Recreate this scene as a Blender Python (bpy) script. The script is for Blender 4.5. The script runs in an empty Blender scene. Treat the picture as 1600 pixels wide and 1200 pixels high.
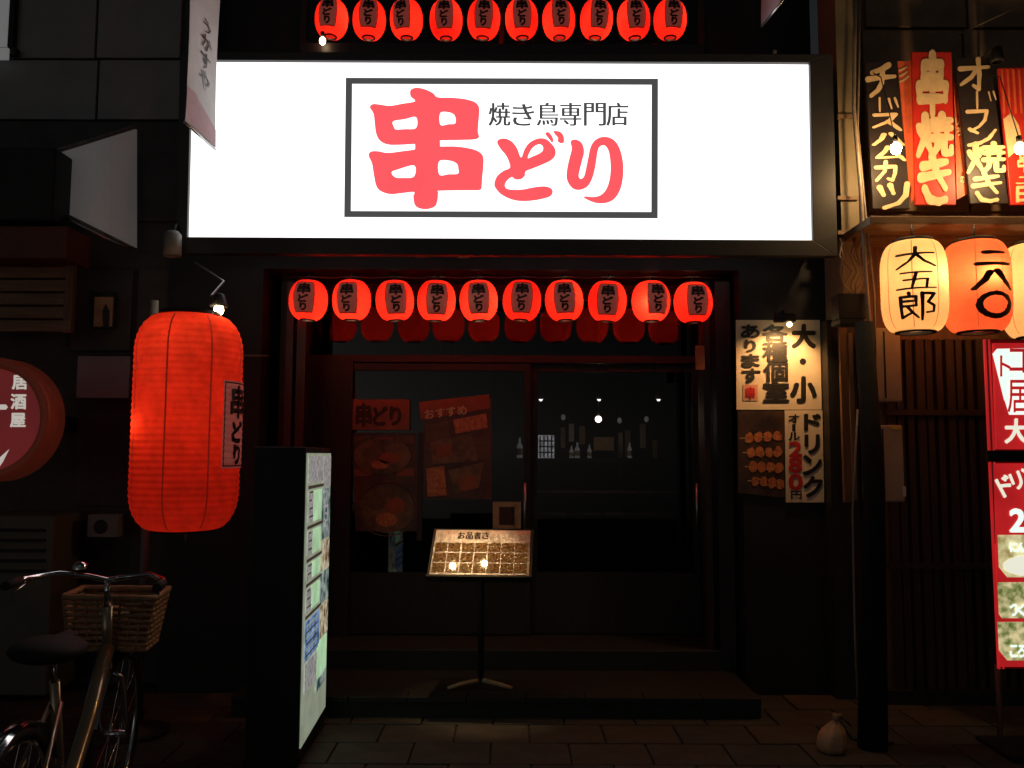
import bpy, bmesh, math, random
from mathutils import Vector, Matrix
random.seed(7)
R = math.radians
S = bpy.context.scene
COL = S.collection

# ------------------------------------------------------------------ camera
CAMZ, PITCH, ROLL, FPX = 1.5, R(4.82), R(0.22), 1305.0
cd = bpy.data.cameras.new('camera')
cam = bpy.data.objects.new('camera', cd)
COL.objects.link(cam)
cd.sensor_fit = 'HORIZONTAL'
cd.sensor_width = 36.0
cd.lens = 36.0 * FPX / 1600.0
cd.clip_start = 0.05
cd.clip_end = 500
CROT = Matrix.Rotation(math.pi / 2 + PITCH, 3, 'X') @ Matrix.Rotation(ROLL, 3, 'Z')
cam.matrix_world = Matrix.Translation((0, 0, CAMZ)) @ CROT.to_4x4()
S.camera = cam

# ------------------------------------------------------------------ world, moonlight, exposure
w = bpy.data.worlds.new('World')
S.world = w
w.use_nodes = True
nt = w.node_tree
sky = nt.nodes.new('ShaderNodeTexSky')
sky.sky_type = 'NISHITA'
sky.sun_disc = False
sky.sun_elevation = R(12)
sky.sun_rotation = R(200)
hs = nt.nodes.new('ShaderNodeHueSaturation')
hs.inputs['Saturation'].default_value = 0.25
nt.links.new(sky.outputs[0], hs.inputs['Color'])
nt.links.new(hs.outputs[0], nt.nodes['Background'].inputs[0])
nt.nodes['Background'].inputs[1].default_value = 0.0042
sd = bpy.data.lights.new('moonlight', 'SUN')
sd.energy = 0.006
sd.angle = R(8)
so = bpy.data.objects.new('moonlight', sd)
COL.objects.link(so)
so.rotation_euler = (R(50), 0, R(20))
S.view_settings.view_transform = 'Standard'
S.view_settings.look = 'None'
S.view_settings.exposure = 0
S.view_settings.gamma = 1
S.view_settings.use_curve_mapping = False
S.cycles.use_denoising = True
S.cycles.max_bounces = 8
S.cycles.transparent_max_bounces = 16
S.cycles.sample_clamp_indirect = 4
S.cycles.caustics_reflective = False
S.cycles.caustics_refractive = False


def at(px, py, Y):
    """point of the plane y=Y seen at photograph pixel (px,py)"""
    d = CROT @ Vector((px - 800.0, 600.0 - py, -FPX))
    t = Y / d.y
    return Vector((d.x * t, Y, CAMZ + d.z * t))


def onz(px, py, z):
    d = CROT @ Vector((px - 800.0, 600.0 - py, -FPX))
    t = (z - CAMZ) / d.z
    return Vector((d.x * t, d.y * t, z))


# ------------------------------------------------------------------ materials
def mat(name, col, rough=.6, var=.25, scale=12, bump=.08, metal=0, emit=None, es=1.0, stretch=(1, 1, 1), col2=None, spec=.5, coat=0):
    m = bpy.data.materials.new(name)
    m.use_nodes = True
    t = m.node_tree
    b = t.nodes['Principled BSDF']
    b.inputs['Roughness'].default_value = rough
    b.inputs['Metallic'].default_value = metal
    b.inputs['Specular IOR Level'].default_value = spec
    b.inputs['Coat Weight'].default_value = coat
    tc = t.nodes.new('ShaderNodeTexCoord')
    mp = t.nodes.new('ShaderNodeMapping')
    mp.inputs['Scale'].default_value = stretch
    t.links.new(tc.outputs['Object'], mp.inputs[0])
    n = t.nodes.new('ShaderNodeTexNoise')
    n.inputs['Scale'].default_value = scale
    n.inputs['Detail'].default_value = 6
    n.inputs['Roughness'].default_value = .65
    t.links.new(mp.outputs[0], n.inputs['Vector'])
    r = t.nodes.new('ShaderNodeValToRGB')
    r.color_ramp.elements[0].position = .3
    r.color_ramp.elements[1].position = .7
    c2 = col2 or tuple(c * (1 + var) for c in col)
    c1 = col if col2 else tuple(c * (1 - var) for c in col)
    r.color_ramp.elements[0].color = (*c1, 1)
    r.color_ramp.elements[1].color = (*c2, 1)
    t.links.new(n.outputs['Fac'], r.inputs[0])
    t.links.new(r.outputs[0], b.inputs['Base Color'])
    if bump:
        bp = t.nodes.new('ShaderNodeBump')
        bp.inputs['Strength'].default_value = bump
        bp.inputs['Distance'].default_value = .02
        t.links.new(n.outputs['Fac'], bp.inputs['Height'])
        t.links.new(bp.outputs[0], b.inputs['Normal'])
    if emit:
        b.inputs['Emission Color'].default_value = (*emit, 1)
        b.inputs['Emission Strength'].default_value = es
    return m


def emis(name, col, s=1.0, var=0, scale=6, col2=None):
    """a lit sign face, print on a lit face, or a bulb"""
    m = bpy.data.materials.new(name)
    m.use_nodes = True
    t = m.node_tree
    b = t.nodes['Principled BSDF']
    b.inputs['Base Color'].default_value = (*[min(.8, c * .6) for c in col], 1)
    b.inputs['Roughness'].default_value = .35
    b.inputs['Emission Strength'].default_value = s
    b.inputs['Emission Color'].default_value = (*col, 1)
    if var or col2:
        tc = t.nodes.new('ShaderNodeTexCoord')
        n = t.nodes.new('ShaderNodeTexNoise')
        n.inputs['Scale'].default_value = scale
        n.inputs['Detail'].default_value = 5
        t.links.new(tc.outputs['Object'], n.inputs['Vector'])
        r = t.nodes.new('ShaderNodeValToRGB')
        r.color_ramp.elements[0].position = .35
        r.color_ramp.elements[1].position = .65
        r.color_ramp.elements[0].color = (*[c * (1 - var) for c in col], 1)
        r.color_ramp.elements[1].color = (*(col2 or [c * (1 + var) for c in col]), 1)
        t.links.new(n.outputs['Fac'], r.inputs[0])
        t.links.new(r.outputs[0], b.inputs['Emission Color'])
        t.links.new(r.outputs[0], b.inputs['Base Color'])
    return m


def paper(name, trans, emit, es, diff=.3, var=.12, scale=9):
    """lantern paper: lit through by the bulb inside, glowing evenly itself"""
    m = bpy.data.materials.new(name)
    m.use_nodes = True
    t = m.node_tree
    t.nodes.remove(t.nodes['Principled BSDF'])
    out = t.nodes['Material Output']
    tc = t.nodes.new('ShaderNodeTexCoord')
    n = t.nodes.new('ShaderNodeTexNoise')
    n.inputs['Scale'].default_value = scale
    n.inputs['Detail'].default_value = 5
    t.links.new(tc.outputs['Object'], n.inputs['Vector'])
    r = t.nodes.new('ShaderNodeValToRGB')
    r.color_ramp.elements[0].position = .3
    r.color_ramp.elements[1].position = .7
    r.color_ramp.elements[0].color = (*[c * (1 - var) for c in trans], 1)
    r.color_ramp.elements[1].color = (*[min(1, c * (1 + var)) for c in trans], 1)
    t.links.new(n.outputs['Fac'], r.inputs[0])
    tr = t.nodes.new('ShaderNodeBsdfTranslucent')
    t.links.new(r.outputs[0], tr.inputs[0])
    df = t.nodes.new('ShaderNodeBsdfDiffuse')
    t.links.new(r.outputs[0], df.inputs[0])
    mx = t.nodes.new('ShaderNodeMixShader')
    mx.inputs[0].default_value = diff
    t.links.new(tr.outputs[0], mx.inputs[1])
    t.links.new(df.outputs[0], mx.inputs[2])
    em = t.nodes.new('ShaderNodeEmission')
    em.inputs[0].default_value = (*emit, 1)
    em.inputs[1].default_value = es
    ad = t.nodes.new('ShaderNodeAddShader')
    t.links.new(mx.outputs[0], ad.inputs[0])
    t.links.new(em.outputs[0], ad.inputs[1])
    t.links.new(ad.outputs[0], out.inputs[0])
    return m


def glassmat(name, tint, refl=.09):
    m = bpy.data.materials.new(name)
    m.use_nodes = True
    t = m.node_tree
    t.nodes.remove(t.nodes['Principled BSDF'])
    tp = t.nodes.new('ShaderNodeBsdfTransparent')
    tp.inputs[0].default_value = (*tint, 1)
    gl = t.nodes.new('ShaderNodeBsdfGlossy')
    gl.inputs['Roughness'].default_value = .015
    fr = t.nodes.new('ShaderNodeFresnel')
    fr.inputs[0].default_value = 1.52
    n = t.nodes.new('ShaderNodeTexNoise')
    n.inputs['Scale'].default_value = 2.2
    bp = t.nodes.new('ShaderNodeBump')
    bp.inputs['Strength'].default_value = .03
    t.links.new(n.outputs['Fac'], bp.inputs['Height'])
    t.links.new(bp.outputs[0], gl.inputs['Normal'])
    mx = t.nodes.new('ShaderNodeMixShader')
    t.links.new(fr.outputs[0], mx.inputs[0])
    t.links.new(tp.outputs[0], mx.inputs[1])
    t.links.new(gl.outputs[0], mx.inputs[2])
    t.links.new(mx.outputs[0], t.nodes['Material Output'].inputs[0])
    return m


M = {}
M['black_paint'] = mat('black paint', (.008, .008, .009), .6, .35, 7, .1)
M['black_wood'] = mat('black stained wood', (.016, .013, .012), .55, .4, 9, .15, stretch=(6, 6, .6))
M['black_matte'] = mat('matte black pole paint', (.012, .012, .012), .8, .3, 20, .2, spec=.2)
M['dark_slat'] = mat('dark brown slats', (.05, .027, .015), .6, .35, 8, .15, stretch=(5, 5, .5))
M['casing'] = mat('dark sign casing', (.028, .028, .03), .5, .2, 5, .05)
M['grey_wall'] = mat('grey wall panel', (.32, .32, .33), .7, .12, 3, .1)
M['dark_wall'] = mat('dark wall', (.06, .058, .06), .7, .3, 5, .15)
M['red_wood'] = mat('red lacquered wood', (.034, .012, .014), .45, .3, 10, .1, stretch=(1, 1, .3))
M['paving'] = mat('paving', (.046, .042, .039), .7, .45, 6, .25)
M['ground'] = mat('joint sand', (.034, .031, .028), .9, .4, 30, .3)
M['step'] = mat('stone step', (.016, .0155, .0155), .6, .35, 8, .2)
M['beige'] = mat('beige painted column', (.22, .18, .11), .6, .2, 6, .1, stretch=(1, 1, .4))
M['brown_panel'] = mat('brown cladding', (.20, .13, .08), .65, .25, 7, .12)
M['brown_wood'] = mat('brown wood', (.16, .085, .045), .55, .35, 8, .15, stretch=(5, 5, .5))
M['plank_wood'] = mat('horizontal wood', (.20, .12, .06), .55, .35, 8, .15, stretch=(.5, 5, 6))
M['cream'] = mat('cream letter paint', (.70, .52, .30), .5, .12, 15, .05)
M['ink'] = mat('black ink', (.012, .011, .011), .5, .2, 20, 0)
M['brown_ink'] = mat('brown ink', (.05, .018, .006), .6, .2, 20, 0)
M['red_ink'] = mat('red ink', (.55, .02, .02), .5, .15, 20, 0)
M['board_black'] = mat('black board', (.02, .014, .014), .5, .4, 8, .1)
M['board_red'] = mat('red board', (.52, .025, .016), .45, .15, 8, .05)
M['strip_red'] = mat('orange red strip', (.70, .13, .05), .5, .2, 12, .05)
M['white_cloth'] = mat('white cloth', (.62, .62, .62), .8, .08, 9, .15)
M['pink_cloth'] = mat('pink cloth print', (.55, .36, .39), .8, .12, 12, .15)
M['metal'] = mat('grey metal', (.42, .42, .43), .3, .15, 14, .04, metal=.9)
M['chrome'] = mat('chrome', (.75, .75, .76), .12, .05, 10, 0, metal=1)
M['frame_paint'] = mat('champagne bicycle paint', (.42, .33, .22), .25, .08, 10, 0, metal=.6, coat=.6)
M['rubber'] = mat('black rubber', (.010, .010, .010), .75, .2, 20, .1)
M['wicker'] = mat('brown wicker', (.40, .24, .12), .6, .35, 30, .2)
M['meat'] = mat('grilled meat print', (.30, .05, .02), .4, .5, 40, 0, col2=(.70, .28, .10))
M['rope'] = mat('dark glossy rope', (.16, .16, .16), .2, .5, 60, .1)
M['cable'] = mat('grey brown cable', (.23, .18, .13), .5, .2, 20, 0)
M['dark_cable'] = mat('black cable', (.02, .02, .02), .5, .2, 20, 0)
M['grey_box'] = mat('grey box', (.20, .21, .20), .5, .15, 6, .08)
M['beige_box'] = mat('beige meter box', (.36, .31, .23), .5, .15, 5, .08)
M['pale_paper'] = mat('pale poster paper', (.74, .62, .46), .45, .08, 6, .05)
M['tan_paper'] = mat('tan paper', (.45, .30, .17), .6, .2, 14, .05)
M['bag'] = mat('tan plastic bag', (.60, .34, .18), .4, .2, 18, .35)
M['glass'] = glassmat('dark door glass', (.55, .55, .57))
M['sign_white'] = emis('lit white sign face', (1.0, 1.0, 1.0), 1.65)
M['sign_red'] = emis('lit red print', (1.0, .105, .125), .97, .04, 3)
M['sign_grey'] = emis('lit grey print', (.064, .064, .067), 1.0)
M['red_paper'] = paper('small red lantern paper', (.95, .05, .03), (.80, .012, .006), .34, .25)
M['dim_red_paper'] = paper('large red lantern paper', (.80, .06, .026), (.42, .015, .006), .21, .35, .2, 14)
M['cream_paper'] = paper('cream lantern paper', (.9, .62, .30), (.78, .42, .14), .46, .3, .12, 7)
M['orange_paper'] = paper('orange red lantern paper', (.95, .28, .12), (.80, .10, .03), .36, .3, .15, 7)
M['label_film'] = mat('lantern label film', (.30, .14, .11), .6, .2, 20, .05, emit=(.22, .035, .025), es=.55)
M['big_label'] = mat('pale red label', (.60, .25, .22), .6, .12, 20, .05, emit=(.35, .06, .05), es=.3)
M['seam'] = mat('dark red seam', (.25, .012, .008), .6, .2, 20, 0, emit=(.16, .006, .003), es=.6)
M['bulb'] = emis('warm bulb glass', (1.0, .72, .36), 26)
M['bulb_hot'] = emis('halogen bulb', (1.0, .74, .40), 260)
M['bulb_bare'] = emis('bare tungsten bulb', (1.0, .60, .26), 420)
M['bulb_soft'] = emis('soft warm bulb', (1.0, .75, .42), 9)
M['bulb_white'] = emis('white bulb', (1.0, .95, .9), 5)
M['bulb_yellow'] = emis('pale yellow bulb', (1.0, .86, .6), 14)


# ------------------------------------------------------------------ mesh helpers
class MB:
    def __init__(s):
        s.v, s.f, s.sm = [], [], []

    def add(s, vs, fs, smooth=False):
        o = len(s.v)
        s.v += [tuple(v) for v in vs]
        s.f += [tuple(i + o for i in f) for f in fs]
        s.sm += [smooth] * len(fs)
        return s

    def box(s, a, b):
        x0, x1 = sorted((a[0], b[0])); y0, y1 = sorted((a[1], b[1])); z0, z1 = sorted((a[2], b[2]))
        vs = [(x0, y0, z0), (x1, y0, z0), (x1, y1, z0), (x0, y1, z0), (x0, y0, z1), (x1, y0, z1), (x1, y1, z1), (x0, y1, z1)]
        return s.add(vs, [(3, 2, 1, 0), (4, 5, 6, 7), (0, 1, 5, 4), (1, 2, 6, 5), (2, 3, 7, 6), (3, 0, 4, 7)])

    def prism(s, quad, off):
        """polygon extruded by vector off"""
        n = len(quad)
        q = [Vector(p) for p in quad]
        off = Vector(off)
        vs = q + [p + off for p in q]
        fs = [tuple(range(n)), tuple(range(2 * n - 1, n - 1, -1))]
        fs += [((i + 1) % n, i, n + i, n + (i + 1) % n) for i in range(n)]
        return s.add(vs, fs)

    def tube(s, pts, r, n=8, caps=True):
        pts = [Vector(p) for p in pts]
        rs = r if isinstance(r, (list, tuple)) else [r] * len(pts)
        base = len(s.v)
        vs, fs = [], []
        up = Vector((0, 0, 1))
        prev = None
        for i, p in enumerate(pts):
            d = (pts[min(i + 1, len(pts) - 1)] - pts[max(i - 1, 0)])
            d = d.normalized() if d.length > 1e-9 else Vector((0, 0, 1))
            a = prev if prev is not None else (up if abs(d.z) < .9 else Vector((1, 0, 0)))
            u = (a - d * a.dot(d))
            u = u.normalized() if u.length > 1e-6 else d.orthogonal().normalized()
            prev = u
            v = d.cross(u)
            for k in range(n):
                t = 2 * math.pi * k / n
                vs.append(p + (u * math.cos(t) + v * math.sin(t)) * rs[i])
        for i in range(len(pts) - 1):
            for k in range(n):
                fs.append((i * n + k, i * n + (k + 1) % n, (i + 1) * n + (k + 1) % n, (i + 1) * n + k))
        s.add(vs, fs, True)
        if caps:
            o = len(s.v) - len(vs)
            s.f += [tuple(o + k for k in range(n - 1, -1, -1)), tuple(o + len(vs) - n + k for k in range(n))]
            s.sm += [False, False]
        return s

    def lathe(s, prof, c=(0, 0, 0), n=24, caps=False, axis='Z'):
        vs, fs = [], []
        c = Vector(c)
        for (r, z) in prof:
            for k in range(n):
                t = 2 * math.pi * k / n
                if axis == 'Z':
                    vs.append(c + Vector((r * math.sin(t), -r * math.cos(t), z)))
                elif axis == 'Y':
                    vs.append(c + Vector((r * math.sin(t), z, -r * math.cos(t))))
                else:
                    vs.append(c + Vector((z, r * math.sin(t), -r * math.cos(t))))
        for i in range(len(prof) - 1):
            for k in range(n):
                fs.append((i * n + k, i * n + (k + 1) % n, (i + 1) * n + (k + 1) % n, (i + 1) * n + k))
        s.add(vs, fs, True)
        if caps:
            o = len(s.v) - len(vs)
            s.f += [tuple(o + k for k in range(n - 1, -1, -1)), tuple(o + len(vs) - n + k for k in range(n))]
            s.sm += [False, False]
        return s

    def ball(s, c, r, n=12, m=8, sc=(1, 1, 1)):
        prof = [(max(1e-4, math.sin(math.pi * i / m)), -math.cos(math.pi * i / m)) for i in range(m + 1)]
        vs, fs = [], []
        for (a, z) in prof:
            for k in range(n):
                t = 2 * math.pi * k / n
                vs.append((c[0] + r * sc[0] * a * math.cos(t), c[1] + r * sc[1] * a * math.sin(t), c[2] + r * sc[2] * z))
        for i in range(m):
            for k in range(n):
                fs.append((i * n + k, i * n + (k + 1) % n, (i + 1) * n + (k + 1) % n, (i + 1) * n + k))
        return s.add(vs, fs, True)

    def build(s, name, m, parent=None, bevel=0):
        me = bpy.data.meshes.new(name)
        me.from_pydata(s.v, [], s.f)
        me.update()
        me.polygons.foreach_set('use_smooth', s.sm)
        if bevel:
            bm = bmesh.new()
            bm.from_mesh(me)
            bmesh.ops.bevel(bm, geom=bm.edges[:], offset=bevel, segments=2, affect='EDGES', profile=.5)
            bm.to_mesh(me)
            bm.free()
        me.materials.append(m)
        o = bpy.data.objects.new(name, me)
        COL.objects.link(o)
        if parent is not None:
            child(o, parent)
        return o


def wmat(o):
    m = o.matrix_basis.copy()
    return (wmat(o.parent) @ o.matrix_parent_inverse @ m) if o.parent else m


def child(o, parent):
    o.parent = parent
    o.matrix_parent_inverse = wmat(parent).inverted()


def tag(o, label, cat, group=None):
    o['label'] = label
    o['category'] = cat
    if group:
        o['group'] = group
    return o


def thing(name, label, cat, loc, group=None):
    o = bpy.data.objects.new(name, None)
    o.empty_display_size = .1
    COL.objects.link(o)
    o.location = loc
    return tag(o, label, cat, group)


def struct(o):
    o['kind'] = 'structure'
    return o


def copy_tree(o, parent=None):
    c = o.copy()
    COL.objects.link(c)
    if parent is not None:
        c.parent = parent
    for ch in [x for x in o.children]:
        copy_tree(ch, c)
    return c


def pbox(mb, x0, y0, x1, y1, Y, dep):
    """box whose front, at depth Y, fills the photograph's rectangle; dep = thickness going back"""
    cx, cy = (x0 + x1) / 2, (y0 + y1) / 2
    X0, X1 = at(x0, cy, Y).x, at(x1, cy, Y).x
    Z0, Z1 = at(cx, y1, Y).z, at(cx, y0, Y).z
    return mb.box((X0, Y, Z0), (X1, Y + dep, Z1))


def quad(mb, pts, Y, dep):
    return mb.prism([at(px, py, Y) for px, py in pts], (0, dep, 0))


def lamp(name, loc, power, col, radius=.03, spot=None, target=None, parent=None):
    ld = bpy.data.lights.new(name, 'SPOT' if spot else 'POINT')
    ld.energy = power
    ld.color = col
    ld.shadow_soft_size = radius
    if spot:
        ld.spot_size = R(spot)
        ld.spot_blend = .7
    o = bpy.data.objects.new(name, ld)
    COL.objects.link(o)
    o.location = loc
    if target is not None:
        o.rotation_euler = (Vector(target) - Vector(loc)).to_track_quat('-Z', 'Y').to_euler()
    if parent is not None:
        child(o, parent)
    return o


# ------------------------------------------------------------------ lettering
_cache = {}


def glyph(ch):
    """outline of a character, normalised to 0..1 (y down)"""
    if ch not in _cache:
        c = bpy.data.curves.new('glyph', 'FONT')
        c.body = ch
        c.resolution_u = 3
        o = bpy.data.objects.new('glyph', c)
        COL.objects.link(o)
        dg = bpy.context.evaluated_depsgraph_get()
        me = bpy.data.meshes.new_from_object(o.evaluated_get(dg))
        vs = [(v.co.x, v.co.y) for v in me.vertices]
        fs = [tuple(p.vertices) for p in me.polygons]
        x0, x1 = min(v[0] for v in vs), max(v[0] for v in vs)
        y0, y1 = min(v[1] for v in vs), max(v[1] for v in vs)
        sx, sy = max(x1 - x0, 1e-4), max(y1 - y0, 1e-4)
        _cache[ch] = ([((x - x0) / sx, (y1 - y) / sy) for x, y in vs], fs)
        bpy.data.objects.remove(o)
        bpy.data.curves.remove(c)
        bpy.data.meshes.remove(me)
    return _cache[ch]


BR = {  # brush-written characters: strokes in a 100 x 100 box
    'チ': [[(76, 4), (50, 17), (18, 27)], [(3, 47), (45, 42), (97, 38)], [(54, 20), (52, 58), (38, 80), (14, 97)]],
    'ー': [[(50, 8), (52, 92)]],
    'ス': [[(12, 14), (80, 10), (60, 45), (8, 78)], [(55, 46), (75, 66), (97, 92)]],
    'ハ': [[(36, 18), (28, 50), (4, 86)], [(58, 12), (75, 45), (97, 86)]],
    'ム': [[(46, 4), (34, 40), (12, 78), (88, 70)], [(64, 42), (82, 64), (98, 95)]],
    'カ': [[(6, 32), (86, 26), (84, 60), (74, 94), (56, 86)], [(46, 4), (42, 50), (8, 95)]],
    'ツ': [[(8, 22), (20, 50)], [(40, 14), (50, 44)], [(92, 8), (88, 50), (66, 80), (22, 98)]],
    'オ': [[(4, 32), (96, 26)], [(62, 3), (66, 50), (64, 95), (46, 84)], [(60, 30), (40, 58), (6, 82)]],
    'フ': [[(8, 14), (88, 10), (80, 50), (56, 78), (22, 97)]],
    'ン': [[(10, 18), (36, 36)], [(8, 92), (44, 82), (74, 60), (95, 22)]],
    '゛': [[(20, 15), (40, 90)], [(62, 8), (86, 78)]],
    '焼': [[(7, 28), (14, 50)], [(40, 20), (32, 44)], [(24, 3), (24, 50), (4, 96)], [(26, 56), (42, 88)],
          [(46, 15), (98, 13)], [(72, 2), (72, 28)], [(48, 33), (98, 31)], [(58, 22), (58, 45)], [(86, 20), (86, 43)],
          [(45, 55), (99, 53)], [(62, 56), (58, 78), (42, 97)], [(78, 56), (78, 90), (98, 90), (99, 76)]],
    'き': [[(14, 22), (86, 12)], [(8, 46), (94, 34)], [(42, 2), (58, 38), (82, 68)], [(20, 70), (34, 92), (62, 97), (82, 92)]],
    '串': [[(50, 0), (50, 100)], [(24, 16), (24, 40)], [(24, 15), (76, 15), (76, 38)], [(24, 38), (76, 38)],
          [(9, 52), (10, 78)], [(10, 52), (91, 51), (89, 76)], [(10, 75), (89, 74)]],
    '大': [[(3, 34), (97, 30)], [(50, 2), (48, 38), (32, 68), (3, 97)], [(52, 38), (70, 68), (97, 90)]],
    '五': [[(12, 8), (88, 7)], [(50, 8), (38, 90)], [(20, 46), (78, 44), (74, 90)], [(1, 92), (99, 90)]],
    '郎': [[(28, 0), (30, 14)], [(6, 15), (46, 15), (46, 50)], [(7, 15), (8, 92), (38, 74)], [(8, 32), (46, 32)], [(8, 50), (46, 50)],
          [(24, 52), (36, 74), (52, 94)], [(62, 4), (62, 102)], [(62, 5), (93, 6), (76, 38), (92, 50), (92, 72), (74, 76)]],
    '二': [[(22, 20), (82, 18)], [(2, 80), (98, 78)]],
    '八': [[(40, 12), (28, 50), (3, 92)], [(58, 6), (76, 50), (97, 92)]],
    '〇': [[(50 + 44 * math.cos(t * math.pi / 8), 50 + 44 * math.sin(t * math.pi / 8)) for t in range(17)]],
    'か': [[(6, 34), (60, 26), (66, 50), (52, 94), (38, 84)], [(36, 4), (32, 50), (8, 92)], [(72, 18), (94, 52)]],
    'す': [[(4, 24), (96, 20)], [(56, 2), (58, 50), (40, 64), (30, 50), (44, 38), (58, 52), (52, 80), (34, 98)]],
    'や': [[(4, 46), (60, 24), (92, 36), (78, 60), (56, 60)], [(50, 4), (58, 22)], [(24, 12), (52, 98)]],
    'う': [[(36, 2), (62, 12)], [(18, 40), (62, 28), (82, 46), (68, 78), (34, 98)]],
}


def smooth_open(pts, k=4):
    if len(pts) < 3:
        a, b = pts
        return [(a[0] + (b[0] - a[0]) * i / 4, a[1] + (b[1] - a[1]) * i / 4) for i in range(5)]
    out = []
    for i in range(len(pts) - 1):
        p0, p1, p2, p3 = pts[max(i - 1, 0)], pts[i], pts[i + 1], pts[min(i + 2, len(pts) - 1)]
        for j in range(k):
            t = j / k
            out.append(tuple(.5 * ((2 * p1[a]) + (-p0[a] + p2[a]) * t * .8 + (2 * p0[a] - 5 * p1[a] + 4 * p2[a] - p3[a]) * t * t * .9
                                   + (-p0[a] + 3 * p1[a] - 3 * p2[a] + p3[a]) * t ** 3 * .9) if False else
                             p1[a] + (p2[a] - p1[a]) * t for a in (0, 1)))
    out.append(pts[-1])
    return out


def brush(ch, wd=15):
    """brush strokes as flat shapes in 0..1 with a layer number per shape -> (verts(x,y,layer), faces)"""
    vs, fs, lay = [], [], 0
    rnd = random.Random(ord(ch))
    for st in BR[ch]:
        pts = smooth_open(st, 3)
        n = len(pts)
        ws = [wd * .5 * (1.1 - .35 * i / (n - 1) + .12 * rnd.uniform(-1, 1)) for i in range(n)]
        for i in range(n - 1):        # strip
            (x0, y0), (x1, y1) = pts[i], pts[i + 1]
            dx, dy = x1 - x0, y1 - y0
            L = math.hypot(dx, dy) or 1
            nx, ny = -dy / L, dx / L
            o = len(vs)
            vs += [(x0 + nx * ws[i], y0 + ny * ws[i], lay), (x0 - nx * ws[i], y0 - ny * ws[i], lay),
                   (x1 - nx * ws[i + 1], y1 - ny * ws[i + 1], lay), (x1 + nx * ws[i + 1], y1 + ny * ws[i + 1], lay)]
            fs.append((o, o + 1, o + 2, o + 3))
            lay += .12
        for i in range(n):            # round joints
            o = len(vs)
            vs += [(pts[i][0] + ws[i] * math.cos(k * math.pi / 5), pts[i][1] + ws[i] * math.sin(k * math.pi / 5), lay) for k in range(10)]
            fs.append(tuple(range(o, o + 10)))
            lay += .12
    return [(x / 100, y / 100, l) for x, y, l in vs], fs


def letters(items, bold=0, brushw=0):
    """items: (char,x0,y0,x1,y1[,rot degrees]) -> verts (px,py,layer), faces"""
    V, F = [], []
    for it in items:
        ch, x0, y0, x1, y1 = it[:5]
        rot = R(it[5]) if len(it) > 5 else 0
        if brushw and ch in BR:
            vs, fs = brush(ch, brushw)
            sets = [(vs, fs)]
        else:
            g, fs = glyph(ch)
            if bold:
                # a negative weight thickens the upright strokes only, as in serif type
                bx, by = abs(bold) / max(abs(x1 - x0), 1e-6), max(bold, 0) / max(abs(y1 - y0), 1e-6)
                sets = [([(x + bx * math.cos(k * math.pi / 3 + .3), y + by * math.sin(k * math.pi / 3 + .3), k * .35) for x, y in g], fs) for k in range(6)]
            else:
                sets = [([(x, y, 0) for x, y in g], fs)]
        cx, cy = (x0 + x1) / 2, (y0 + y1) / 2
        for vs, fs in sets:
            o = len(V)
            for x, y, l in vs:
                px, py = x0 + (x1 - x0) * x, y0 + (y1 - y0) * y
                if rot:
                    dx, dy = px - cx, py - cy
                    px, py = cx + dx * math.cos(rot) - dy * math.sin(rot), cy + dx * math.sin(rot) + dy * math.cos(rot)
                V.append((px, py, l))
            F += [tuple(i + o for i in f) for f in fs]
    return V, F


def lettering(name, items, Y, m, parent, bold=0, brushw=0, lift=.004, layer=.0006):
    for it in items:              # each written character is a piece of its own
        V, F = letters([it], bold, brushw)
        mb = MB()
        mb.add([at(x, y, Y) + Vector((0, -lift - l * layer, 0)) for x, y, l in V], F)
        o = mb.build('character', m, parent)
    return o


def outline(name, loops, conv, m, parent, k=4):
    """filled smooth shape with holes from closed loops of points"""
    cu = bpy.data.curves.new(name, 'CURVE')
    cu.dimensions = '2D'
    cu.fill_mode = 'BOTH'
    for pts in loops:
        n = len(pts)
        out = []
        for i in range(n):
            p0, p1, p2, p3 = pts[i - 1], pts[i], pts[(i + 1) % n], pts[(i + 2) % n]
            for j in range(k):
                t = j / k
                out.append(tuple(.5 * (2 * p1[a] + (p2[a] - p0[a]) * t + (2 * p0[a] - 5 * p1[a] + 4 * p2[a] - p3[a]) * t * t
                                       + (3 * p1[a] - p0[a] - 3 * p2[a] + p3[a]) * t ** 3) for a in (0, 1)))
        sp = cu.splines.new('POLY')
        sp.points.add(len(out) - 1)
        for q, (x, y) in zip(sp.points, out):
            q.co = (x * .01, -y * .01, 0, 1)
        sp.use_cyclic_u = True
    o = bpy.data.objects.new(name, cu)
    COL.objects.link(o)
    dg = bpy.context.evaluated_depsgraph_get()
    me = bpy.data.meshes.new_from_object(o.evaluated_get(dg))
    bpy.data.objects.remove(o)
    mb = MB()
    mb.add([conv(v.co.x * 100, -v.co.y * 100) for v in me.vertices], [tuple(p.vertices) for p in me.polygons])
    return mb.build(name, m, parent)


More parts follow.
